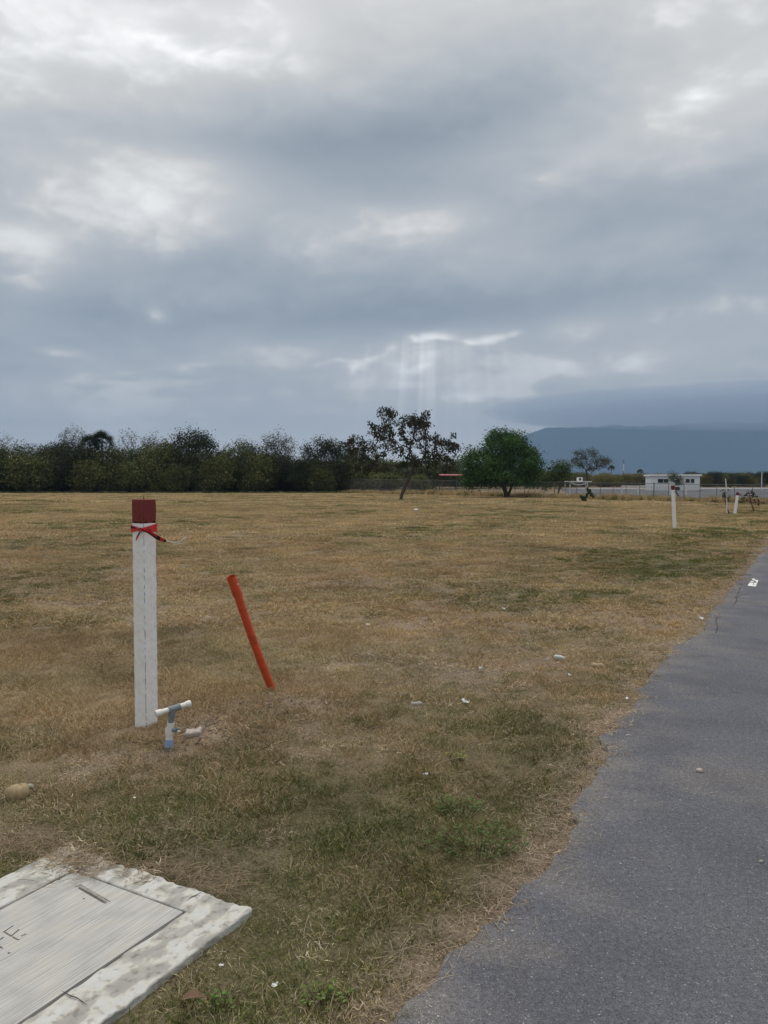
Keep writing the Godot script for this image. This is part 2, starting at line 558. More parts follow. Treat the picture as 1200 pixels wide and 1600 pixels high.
func make_road() -> void:
	var t := Tris.new()
	var s := -14.0
	var last := []
	var dust := noise(71, 1.6, 4)
	var dust2 := noise(72, 0.35, 3)
	var cols := [0.0, 0.004, 0.03, 0.07, 0.12, 0.18, 0.26, 0.36, 0.5, 0.7, 0.95, 1.25, 1.6, 2.0, 2.5, 3.0, 3.6, 4.3, 5.2, 6.6]
	while s < 120.0:
		var e := edge_t(s)
		var row := []
		for k in cols.size():
			var tt: float = e + cols[k] if k < cols.size() - 1 else 5.5
			var p := road_point(tt, s, -0.03 if k == 0 else (0.006 if k == 1 else 0.014))
			# pale dust and soil washed over the asphalt in ragged patches, most of it at the broken edge
			var w := clampf(1.2 * dust.get_noise_2d(p.x * 1.4, p.z * 1.4) + 0.75 - cols[k] * 2.6, 0.0, 1.0) * 0.8
			w = maxf(w, 0.5 * smoothstep(0.22, 0.5, dust2.get_noise_2d(p.x, p.z) + 0.35 * dust.get_noise_2d(p.x * 2.0, p.z * 2.0)))
			row.append([p, Vector3.UP if k > 0 else road_point(-1, 0), Color(0.58, 0.592, 0.648).lerp(Color(0.92, 0.86, 0.77), w)])
		if last.size():
			for i in cols.size() - 1:
				t.face(last[i], row[i], row[i + 1])
				t.face(last[i], row[i + 1], last[i + 1])
		last = row
		s += 0.05 if s < 14.0 else 0.3
	var road := structure("road", t, M.asphalt)
	# cracks: thin ragged ribbons of dark dirt
	var ry := 0.018
	for q in [
		[[1119, 992], [1121, 982], [1118, 973], [1122, 965]], [[1158, 917], [1155, 926], [1149, 936], [1158, 932], [1167, 930]], [[1138, 939], [1162, 941], [1191, 945]],
		[[1172, 1000], [1186, 1002.5]], [[1140, 1083], [1160, 1087]], [[1186, 912], [1200, 912]], [[1152, 934], [1150, 942], [1146, 948]],
	]:
		ribbon_on_road("crack", q, 0.009, M.crack_dirt, road, ry)
	# the small white stencilled mark beside the far edge
	for q in [[0.0, 0.0, 1.0, 0.16], [0.05, 0.16, 0.50, 0.26], [0.62, 0.2, 0.36, 0.26], [0.10, 0.50, 0.40, 0.14], [0.74, 0.52, 0.24, 0.34], [0.16, 0.80, 0.30, 0.2], [0.46, 0.72, 0.30, 0.14]]:
		var c0 := gp(1168, 917)
		var ex := gp(1181, 918.5) - c0
		var ey := gp(1174, 905.5) - c0
		var a := Tris.new()
		var p = c0 + ex * q[0] + ey * q[1] + Vector3(0, ry + 0.002, 0)
		a.quad(p, p + ex * q[2], p + ex * q[2] + ey * q[3], p + ey * q[3], Vector3.UP)
		part("painted_marking", a, M.road_paint, road)

func ribbon_on_road(called: String, px: Array, width: float, m: Material, road: Node, y: float) -> void:
	var pts := []
	for i in px.size() - 1:
		var a := gp(px[i][0], px[i][1])
		var b := gp(px[i + 1][0], px[i + 1][1])
		for k in 5:
			pts.append(a.lerp(b, k / 5.0) + Vector3(rng.randf_range(-1, 1), 0, rng.randf_range(-1, 1)) * width * 0.8)
	pts.append(gp(px[-1][0], px[-1][1]))
	var t := Tris.new()
	var l := []
	for i in pts.size():
		var d: Vector3 = (pts[mini(i + 1, pts.size() - 1)] - pts[maxi(i - 1, 0)]).normalized()
		var w := d.cross(Vector3.UP) * width * rng.randf_range(0.25, 0.6) * (1.0 if i > 0 and i < pts.size() - 1 else 0.1)
		var p: Vector3 = pts[i]
		p.y = y
		var row := [p - w, p + w]
		if l.size():
			t.quad(l[0], l[1], row[1], row[0], Vector3.UP)
		l = row
	part(called, t, m, road)

# ------------------------------------------------------------------ grass
func clump(kind: String, seed_: int, blades: int, radius: float, length: float, width: float, lean_min: float, lean_max: float) -> ArrayMesh:
	var r := RandomNumberGenerator.new()
	r.seed = seed_
	var t := Tris.new()
	for i in blades:
		var at := Vector2.from_angle(r.randf() * TAU) * sqrt(r.randf()) * radius
		var base := Vector3(at.x, -0.004, at.y)
		var az := r.randf() * TAU
		var lean := r.randf_range(lean_min, lean_max)
		var dir := Vector3(cos(az) * sin(lean), cos(lean), sin(az) * sin(lean))
		var bend := minf(lean + r.randf_range(0.1, 0.8), 1.62)
		var az2 := az + r.randf_range(-0.7, 0.7)
		var dir2 := Vector3(cos(az2) * sin(bend), cos(bend), sin(az2) * sin(bend))
		var l := length * r.randf_range(0.45, 1.25)
		var w := dir.cross(Vector3(r.randf_range(-1, 1), r.randf_range(-0.3, 1), r.randf_range(-1, 1))).normalized() * width * r.randf_range(0.5, 1.0) * 0.5
		var p1 := base + dir * l * 0.5
		var p2 := p1 + dir2 * l * 0.5
		p2.y = maxf(p2.y, 0.002)
		var k := r.randf_range(0.45, 1.45)
		var q := r.randf()
		var c: Color
		if kind == "green":
			c = Color(0.140, 0.160, 0.052) if q < 0.6 else (Color(0.22, 0.205, 0.09) if q < 0.88 else Color(0.48, 0.40, 0.28))
		elif kind == "dry":
			c = Color(0.54, 0.41, 0.25) if q < 0.6 else (Color(0.40, 0.305, 0.175) if q < 0.86 else Color(0.66, 0.55, 0.38))
		else:
			c = Color(0.43, 0.325, 0.235) if q < 0.5 else (Color(0.28, 0.20, 0.135) if q < 0.72 else Color(0.62, 0.52, 0.38))
		t.tint = Color(c.r * k, c.g * k, c.b * k)
		var nrm := w.cross(dir).normalized()
		if nrm.y < 0.0:
			nrm = -nrm
		t.tri(base - w, base + w, p1 + w * 0.85, nrm, nrm, nrm)
		t.tri(base - w, p1 + w * 0.85, p1 - w * 0.85, nrm, nrm, nrm)
		var n2 := w.cross(dir2).normalized()
		if n2.y < 0.0:
			n2 = -n2
		t.tri(p1 - w * 0.85, p1 + w * 0.85, p2, n2, n2, n2)
	return t.mesh()

func scatter(called: String, mesh: Mesh, m: Material, places: Array, tints: Array, label: String, category: String) -> void:
	var mm := MultiMesh.new()
	mm.transform_format = MultiMesh.TRANSFORM_3D
	mm.use_colors = true
	mm.mesh = mesh
	mm.instance_count = places.size()
	for i in places.size():
		mm.set_instance_transform(i, places[i])
		mm.set_instance_color(i, tints[i])
	var o := MultiMeshInstance3D.new()
	o.name = numbered(called)
	o.multimesh = mm
	o.material_override = m
	add_child(o)
	tag(o, label, category, "", "stuff")

func on_slab(x: float, z: float, margin: float) -> bool:
	var t := side_of(x, z)
	var s := along(x, z)
	return t > -2.90 - margin and t < -1.85 + margin and s < 2.25 + margin and s > 0.65

func make_grass() -> void:
	var labels := {"green": "short olive green grass growing in the mown field", "dry": "short dry tan grass covering the mown field", "thatch": "flattened brown thatch lying between the grass and along the asphalt edge"}
	# from depth, to depth, clumps per square metre, size, cells of blades
	var rings := [[0.9, 8.5, 270.0, 0], [8.5, 22.0, 70.0, 1], [22.0, 55.0, 20.0, 2], [55.0, 150.0, 4.5, 3]]
	var shape := [[80, 0.080, 0.054, 0.0029], [60, 0.13, 0.072, 0.0066], [70, 0.24, 0.085, 0.013], [60, 0.50, 0.11, 0.028]]
	for q in rings:
		var sh: Array = shape[q[3]]
		var kinds := {"green": [[], []], "dry": [[], []], "thatch": [[], []]}
		var area: float = 0.0
		var z0: float = q[0]
		var z1: float = q[1]
		var count := int(q[2] * (0.53 * (z1 * z1 - z0 * z0) + 4.0 * (z1 - z0)))
		for i in count:
			var z := sqrt(lerpf(z0 * z0, z1 * z1, rng.randf()))
			if rng.randf() < 4.0 / (4.0 + 0.53 * (z1 + z0)):
				z = rng.randf_range(z0, z1)
			var x := rng.randf_range(-1, 1) * (z * 0.53 + 1.8)
			var t := side_of(x, -z)
			var s := along(x, -z)
			var beyond := t - edge_t(s)
			if beyond > rng.randf_range(-0.08, 0.07) and t < 5.5:
				continue
			var over := false
			if z < 5.0 and on_slab(x, -z, rng.randf_range(-0.01, 0.03)):
				over = s > 2.09 + 0.12 * smoothstep(-2.75, -2.45, t) + 0.03 * n_lump.get_noise_2d(x * 9.0, z * 9.0) and t > -2.86 and t < -2.38
				if not over:
					continue
			if z > 60.0 and fence_depth(x) < z - 1.0 and (x > 16.0 or rng.randf() < 0.5):
				continue
			if q[3] < 2 and n_lump.get_noise_2d(x * 9.0, z * 9.0) < rng.randf_range(-0.8, -0.08):
				continue
			var mix := field_mix(x, -z)
			if q[3] < 2 and mix.y > 0.55 and beyond < -0.45 and rng.randf() < (mix.y - 0.45) * 1.1:
				continue
			var kind := "dry"
			var k := rng.randf()
			if k < mix.y * 0.85:
				kind = "thatch"
			elif rng.randf() < mix.x:
				kind = "green"
			var size := rng.randf_range(0.7, 1.25) * (1.0 + 0.6 * n_patch2.get_noise_2d(x * 2.6, z * 2.6))
			if kind == "thatch":
				size *= 0.9
			var b := Basis(Vector3.UP, rng.randf() * TAU).scaled(Vector3(size, size * rng.randf_range(0.75, 1.2), size))
			if over:
				kind = "thatch"
			kinds[kind][0].append(Transform3D(b, Vector3(x, 0.026 if over else (0.012 if beyond > 0.0 and t < 5.5 else ground_y(x, -z) - 0.002), -z)))
			var v := rng.randf_range(0.86, 1.14) * (0.82 if q[3] == 0 and kind == "dry" else 1.0) * (1.0 + 0.35 * n_patch2.get_noise_2d(x * 1.7 + 50.0, z * 1.7) + 0.25 * n_patch.get_noise_2d(x * 2.0 + 90.0, z * 2.0))
			var rust := clampf(0.5 + 1.6 * n_patch.get_noise_2d(x * 4.0 + 700.0, z * 4.0), 0.0, 1.0)
			kinds[kind][1].append(Color(v * lerpf(0.985, 1.03, rust), v * rng.randf_range(0.97, 1.04) * lerpf(1.01, 0.965, rust), v * rng.randf_range(0.92, 1.08) * lerpf(1.01, 0.94, rust)))
		for kind in kinds:
			if kinds[kind][0].size():
				var flatness := 0.95 if kind == "thatch" else (0.35 if q[3] == 0 else 0.45)
				var reach := 1.5 if kind == "thatch" else 1.4
				var long: float = sh[2] * (0.85 if kind == "thatch" else (0.80 if kind == "green" else 1.0))
				var called: String = {"green": "green_grass", "dry": "dry_grass", "thatch": "thatch"}[kind]
				scatter(called, clump(kind, 100 + q[3], sh[0], sh[1], long, sh[3] * (1.25 if kind == "thatch" else 1.0), flatness, reach), M.grass, kinds[kind][0], kinds[kind][1], labels[kind], "grass")

	# dry straws fallen along the asphalt edge, and stray ones in the grass and round the slab
	var places := []
	var tints := []
	for i in 6200:
		var s := pow(rng.randf(), 1.6) * 26.0
		var t := edge_t(s) + rng.randfn(-0.07, 0.07)
		if rng.randf() < 0.05:
			t += rng.randf() * 0.25
		var p := road_point(t, s)
		p.y = maxf(ground_y(p.x, p.z) + 0.016, 0.017 if t > edge_t(s) else -1.0) + absf(rng.randfn(0.0, 0.006))
		var b := Basis(Vector3.UP, rng.randf() * TAU) * Basis(Vector3.FORWARD, rng.randfn(0.0, 0.10 if t < edge_t(s) else 0.02))
		places.append(Transform3D(b.scaled_local(Vector3.ONE * rng.randf_range(0.3, 0.95)), p))
		var v := rng.randf_range(0.65, 1.2)
		tints.append(Color(v, v, v))
	for i in 1500:
		var z := sqrt(rng.randf_range(2.0, 121.0))
		var p := Vector3(rng.randf_range(-1, 1) * (z * 0.53 + 0.6), 0, -z)
		if side_of(p.x, p.z) > edge_t(along(p.x, p.z)) or on_slab(p.x, p.z, 0.0):
			continue
		p.y = ground_y(p.x, p.z) + rng.randf_range(0.012, 0.05)
		var b := Basis(Vector3.UP, rng.randf() * TAU) * Basis(Vector3.FORWARD, rng.randf_range(-0.25, 0.35))
		places.append(Transform3D(b.scaled_local(Vector3.ONE * rng.randf_range(0.6, 1.5)), p))
		var v := rng.randf_range(0.4, 0.85)
		tints.append(Color(v, v, v))
	for i in 900:
		var t := rng.randf_range(-3.3, -2.0)
		var s := 2.27 + absf(rng.randfn(0.0, 0.10)) if t > -2.55 else 2.14 + rng.randfn(0.05, 0.10)
		var p := road_point(t, s)
		p.y = 0.034 if on_slab(p.x, p.z, 0.0) else ground_y(p.x, p.z) + rng.randf_range(0.01, 0.04)
		var b := Basis(Vector3.UP, rng.randf() * TAU) * Basis(Vector3.FORWARD, rng.randfn(0.0, 0.05))
		places.append(Transform3D(b.scaled_local(Vector3.ONE * rng.randf_range(0.5, 1.0)), p))
		var v := rng.randf_range(0.45, 1.0)
		tints.append(Color(v, v * 0.93, v * 0.86))
	var st := Tris.new()
	st.tint = Color(0.50, 0.41, 0.30)
	st.tube([Vector3(-0.05, 0, 0), Vector3(-0.012, 0.003, 0.002), Vector3(0.02, 0.003, 0.002), Vector3(0.05, 0.0, -0.003)], [0.0008, 0.0011, 0.0010, 0.0005], 4)
	var grit := Tris.new()
	grit.tint = Color(0.42, 0.39, 0.35)
	grit.soft_box(Vector3(0, 0.3, 0), Vector3(1.3, 0.8, 1.0), 0.3, 0.6)
	var gp_ := []
	var gt := []
	for i in 1500:
		var s := pow(rng.randf(), 1.5) * 16.0
		var t := edge_t(s) + absf(rng.randfn(0.0, 0.16)) if rng.randf() < 0.7 else rng.randf_range(-1.1, 3.0)
		var k := rng.randf_range(0.0015, 0.0045) * (2.2 if rng.randf() < 0.04 else 1.0)
		gp_.append(Transform3D(Basis(Vector3.UP, rng.randf() * TAU).scaled(Vector3(k, k, k)), road_point(t, s, 0.014)))
		var v := rng.randf_range(0.5, 1.5)
		gt.append(Color(v, v * 0.97, v * 0.92))
	scatter("grit", grit.mesh(), M.grass, gp_, gt, "loose grit scattered on the asphalt", "grit")
	var cl := []
	var ct := []
	for i in 420:
		var p := gp(rng.randfn(390.0, 65.0), rng.randfn(1118.0, 20.0))
		if i % 3 == 0:
			p = gp(rng.randfn(310.0, 28.0), rng.randfn(1150.0, 12.0))
		var k := rng.randf_range(0.004, 0.013)
		p.y = ground_y(p.x, p.z) + k * 0.2 + 0.004
		cl.append(Transform3D(Basis(Vector3(rng.randf(), rng.randf(), rng.randf() + 0.1).normalized(), rng.randf() * TAU).scaled(Vector3(k, k, k)), p))
		var v := rng.randf_range(0.35, 0.85)
		ct.append(Color(v, v * 0.88, v * 0.76))
	scatter("soil_clod", grit.mesh(), M.grass, cl, ct, "crumbled grey-brown soil clods on the low heap between pipe riser and conduit", "soil")
	scatter("fallen_straw", st.mesh(), M.grass, places, tints, "loose dry straws fallen along the ragged asphalt edge", "straw")

func fence_depth(x: float) -> float:
	return 122.0 - (x + 7.0) * 1.78

# ------------------------------------------------------------------ trees
func grow(attractors: Array, trunk: Array, tip_r: float, r: RandomNumberGenerator, step := 0.6, power := 0.45) -> Dictionary:
	var pos := PackedVector3Array(trunk)
	var parent := PackedInt32Array()
	for i in trunk.size():
		parent.append(i - 1)
	var top: Vector3 = trunk[-1]
	attractors.sort_custom(func(a, b): return a.distance_squared_to(top) < b.distance_squared_to(top))
	var tips := []
	for a in attractors:
		var best := 0
		var least := 1e9
		for i in range(mini(trunk.size() / 2, pos.size() - 1), pos.size()):
			var d := pos[i].distance_to(a)
			d += 0.25 * pos[i].distance_to(top) + maxf(0.0, pos[i].y - a.y) * 0.35
			if d < least:
				least = d
				best = i
		var from := pos[best]
		var n := clampi(int(ceil(from.distance_to(a) / step)), 1, 6)
		var last := best
		var bow := Vector3(r.randf_range(-1, 1), r.randf_range(0.0, 1.0), r.randf_range(-1, 1)) * from.distance_to(a) * 0.13
		for k in range(1, n + 1):
			var f := float(k) / n
			pos.append(from.lerp(a, f) + bow * sin(PI * f))
			parent.append(last)
			last = pos.size() - 1
		tips.append(last)
	var burden := PackedFloat32Array()
	burden.resize(pos.size())
	for i in tips:
		burden[i] += 1.0
	for i in range(pos.size() - 1, 0, -1):
		burden[parent[i]] += maxf(burden[i], 0.2)
	var radius := PackedFloat32Array()
	for i in pos.size():
		radius.append(tip_r * pow(maxf(burden[i], 1.0), power))
	return {"pos": pos, "parent": parent, "radius": radius, "tips": tips}

func wood(g: Dictionary, sides := 5) -> Tris:
	var t := Tris.new()
	for i in range(1, g.pos.size()):
		var p: int = g.parent[i]
		var rp: float = minf(g.radius[p], g.radius[i] * 1.6)
		t.tube([g.pos[p], g.pos[i]], [rp, g.radius[i]], sides if rp > 0.03 else 3, false, false)
	return t

func leaves(g: Dictionary, per_tip: int, spread: float, size: float, colors: Array, droop: float, r: RandomNumberGenerator, into: Tris = null) -> Tris:
	var t := into if into else Tris.new()
	for i in g.tips:
		var at: Vector3 = g.pos[i]
		var base: Color = colors[r.randi() % colors.size()]
		for k in per_tip:
			var p := at + Vector3(r.randfn(0, spread), r.randfn(0, spread * 0.8) - droop * spread, r.randfn(0, spread))
			if p.y < 0.05:
				p.y = 0.05 + r.randf() * 0.3
			var d := Vector3(r.randf_range(-1, 1), r.randf_range(-1, 0.6) - droop, r.randf_range(-1, 1)).normalized()
			var w := d.cross(Vector3(r.randf_range(-1, 1), r.randf_range(-1, 1), r.randf_range(-1, 1))).normalized()
			var l := size * r.randf_range(0.6, 1.4)
			var b := r.randf_range(0.8, 1.2)
			t.tint = Color(base.r * b, base.g * b, base.b * b)
			var nn := d.cross(w).normalized()
			var tip := p + d * l
			t.tri(p, p + d * l * 0.45 + w * l * 0.30, tip, nn, nn, nn)
			t.tri(p, tip, p + d * l * 0.45 - w * l * 0.30, nn, nn, nn)
	return t

func in_lobe(r: RandomNumberGenerator, c: Vector3, e: Vector3, shell := 0.45) -> Vector3:
	var d := Vector3(r.randfn(), r.randfn(), r.randfn()).normalized()
	return c + d * e * pow(lerpf(shell, 1.0, r.randf()), 0.7)

func tree_model(seed_: int, height: float, width: float, kind: String) -> Array:
	var r := RandomNumberGenerator.new()
	r.seed = seed_
	var att := []
	var n_lobes := 7
	var per := 26
	var leaf_n := 44
	var spread := 0.44
	var size := 0.21
	var low := 0.12
	var colors := [Color(0.080, 0.096, 0.032), Color(0.110, 0.119, 0.042), Color(0.064, 0.080, 0.029)]
	if kind == "dark":
		colors = [Color(0.026, 0.036, 0.017), Color(0.036, 0.046, 0.021), Color(0.043, 0.049, 0.023)]
		leaf_n = 50
		low = 0.2
	elif kind == "airy":
		leaf_n = 20
		per = 30
		spread = 0.30
		size = 0.16
		low = 0.2
		colors = [Color(0.088, 0.088, 0.054), Color(0.104, 0.099, 0.061)]
	elif kind == "bare":
		leaf_n = 1
		per = 46
		n_lobes = 6
		low = 0.3
		colors = [Color(0.112, 0.096, 0.072)]
	elif kind == "bush":
		n_lobes = 8
		low = 0.04
		colors = [Color(0.104, 0.115, 0.035), Color(0.128, 0.131, 0.045), Color(0.088, 0.096, 0.032)]
	for i in n_lobes:
		var a := TAU * i / n_lobes + r.randf_range(-0.5, 0.5)
		var f := r.randf()
		var y := lerpf(low + 0.18, 0.82, fmod(i * 0.382 + 0.1 * f, 1.0)) * height
		var taper := sin(clampf(y / height, 0.15, 1.0) * PI * 0.86 + 0.25)
		var rad := width * 0.5 * 0.55 * clampf(taper + 0.3, 0.3, 1.0) * r.randf_range(0.7, 1.1)
		var e := Vector3(width * 0.24, height * 0.17, width * 0.24) * r.randf_range(0.8, 1.25)
		for k in per:
			var p := in_lobe(r, Vector3(cos(a) * rad, y, sin(a) * rad), e)
			p.y = maxf(p.y, height * low)
			att.append(p)
	for k in per:
		att.append(in_lobe(r, Vector3(r.randf_range(-0.15, 0.15) * width, height * 0.78, 0), Vector3(width * 0.2, height * 0.22, width * 0.2), 0.2))
	var trunk := [Vector3.ZERO, Vector3(r.randf_range(-0.1, 0.1), height * 0.1, 0), Vector3(r.randf_range(-0.3, 0.3), height * 0.22, r.randf_range(-0.2, 0.2)), Vector3(r.randf_range(-0.4, 0.4), height * 0.36, r.randf_range(-0.3, 0.3))]
	var g := grow(att, trunk, 0.008, r, 0.8)
	return [wood(g, 5).mesh(), leaves(g, leaf_n, spread, size, colors, 0.1, r).mesh()]

func plant_tree(model: Array, bark: Material, label: String, at: Vector3, scale_: Vector3, turn: float, group: String, called := "scrub_tree") -> Node3D:
	var o := thing(called, label, "tree", at, turn, group)
	part_mesh("trunk", model[0], bark, o).scale = scale_
	part_mesh("crown", model[1], M.leaf, o).scale = scale_
	return o

func make_wood_line() -> void:
	var models := {}
	models["dark"] = [tree_model(501, 8.0, 7.0, "dark"), tree_model(502, 8.0, 8.0, "dark")]
	models["olive"] = [tree_model(511, 7.0, 7.5, "olive"), tree_model(512, 7.0, 8.5, "olive"), tree_model(513, 7.0, 6.5, "olive")]
	models["bush"] = [tree_model(521, 4.0, 6.0, "bush"), tree_model(522, 4.0, 5.0, "bush")]
	models["airy"] = [tree_model(531, 8.0, 6.0, "airy"), tree_model(532, 8.0, 5.0, "airy")]
	models["bare"] = [tree_model(541, 8.0, 5.0, "bare")]
	var names := {"dark": "dense dark evergreen tree in the scrub wood behind the field", "olive": "olive green bushy tree in the scrub wood behind the field", "bush": "low olive thicket bush at the foot of the scrub wood", "airy": "thin crowned tree with see-through top rising from the scrub wood", "bare": "leafless grey twiggy tree rising from the scrub wood"}
	var groups := {"dark": "dark trees of the scrub wood", "olive": "olive trees of the scrub wood", "bush": "thicket bushes of the scrub wood", "airy": "thin crowned trees of the scrub wood", "bare": "leafless trees of the scrub wood"}
	var r := RandomNumberGenerator.new()
	r.seed = 77
	# pixel across, pixel of the top, width in pixels, depth, kind
	for q in [
		[-95, 684, 90, 117, "olive"], [-40, 690, 90, 116, "dark"], [8, 690, 90, 117, "olive"], [6, 668, 50, 121, "bare", "leafless grey treetop above the wood on the side away from the fence"], [62, 694, 80, 118, "olive"], [92, 686, 70, 121, "dark"], [120, 661, 54, 122, "airy", "wispy thin tree beside the fan palms in the scrub wood"], [128, 688, 80, 117, "dark"], [172, 694, 80, 118, "olive"],
		[203, 664, 52, 123, "bare", "leafless twiggy treetop between the fan palms and the tallest dark tree"], [215, 697, 80, 118, "olive"], [243, 672, 50, 121, "airy"], [258, 692, 74, 117, "bush"], [305, 664, 82, 118, "dark", "tallest rounded dark tree of the scrub wood, rising behind the earth mound"], [300, 700, 66, 116, "olive"], [352, 700, 70, 119, "olive"], [384, 688, 78, 117, "olive"], [345, 712, 60, 115, "bush"],
		[437, 667, 62, 120, "airy", "thin see-through treetop between the tallest dark tree and the fence end"], [430, 700, 74, 117, "dark"], [408, 712, 56, 115, "bush"], [470, 710, 58, 116, "dark"], [513, 680, 78, 118, "dark", "dark round tree ending the scrub wood where the fence begins"], [497, 722, 52, 116, "bush", "low bush at the foot of the last dark tree by the fence end"], [150, 715, 70, 115, "bush"], [45, 712, 74, 115, "bush"], [225, 716, 66, 115, "bush"], [-20, 712, 60, 115, "bush"], [268, 722, 50, 115, "bush", "low bush directly behind the earth mound"],
		[548, 702, 60, 150, "olive"], [585, 716, 74, 160, "bush"], [632, 716, 80, 165, "olive"], [676, 720, 70, 165, "bush"], [712, 716, 70, 160, "olive"], [605, 738, 50, 140, "bush"], [655, 742, 40, 138, "bush"], [566, 736, 50, 135, "bush"],
	]:
		var list: Array = models[q[4]]
		var model: Array = list[r.randi() % list.size()]
		var at := at_depth(q[0], 760, q[3])
		at.y = ground_y(at.x, at.z) - 0.05
		var top := at_depth(q[0], q[1], q[3]).y
		var base_h: float = {"dark": 8.0, "olive": 7.0, "bush": 4.0, "airy": 8.0, "bare": 8.0}[q[4]]
		var base_w: float = {"dark": 7.5, "olive": 7.5, "bush": 5.5, "airy": 5.5, "bare": 5.0}[q[4]]
		var sy := top / base_h / 1.02
		var sx: float = q[2] / FOCAL * q[3] / base_w * 1.1
		plant_tree(model, M.bark, q[5] if q.size() > 5 else names[q[4]], at, Vector3(sx, sy, sx), r.randf() * TAU, groups[q[4]])
	# the depth of the wood behind its front trees, and the scrub of the far plain: masses nobody could count
	for q in [["scrub_wood", "dark tangled mass of scrub behind the front trees", models["bush"][0][1], 150, [-150, 545], [122, 138], 1.3, 1.0], ["scrub_wood", "dark tangled mass of scrub behind the front trees", models["olive"][0][1], 70, [-150, 545], [124, 142], 0.95, 0.74],
		["far_scrub", "distant olive scrub covering the plain below the mountain", models["bush"][1][1], 420, [520, 1340], [240, 430], 1.15, 1.0], ["far_scrub", "distant dark trees beyond the white building", models["dark"][1][1], 120, [1075, 1340], [235, 330], 0.62, 0.6],
		["far_scrub", "distant olive scrub behind the fence", models["olive"][1][1], 90, [540, 900], [175, 230], 0.85, 0.62]]:
		var places := []
		var tints := []
		for i in q[3]:
			var d: float = r.randf_range(q[5][0], q[5][1])
			var p := at_depth(r.randf_range(q[4][0], q[4][1]), 760, d)
			p.y = 0.0
			var k: float = r.randf_range(0.75, 1.15)
			places.append(Transform3D(Basis(Vector3.UP, r.randf() * TAU).scaled(Vector3(q[6] * k, q[7] * k, q[6] * k)), p))
			var v := r.randf_range(0.8, 1.15)
			tints.append(Color(v * 1.45, v * 1.2, v * 1.0) if q[0] == "far_scrub" and q[1].contains("olive") else Color(v, v, v))
		scatter(q[0], q[2], M.leaf, places, tints, q[1], "scrub")

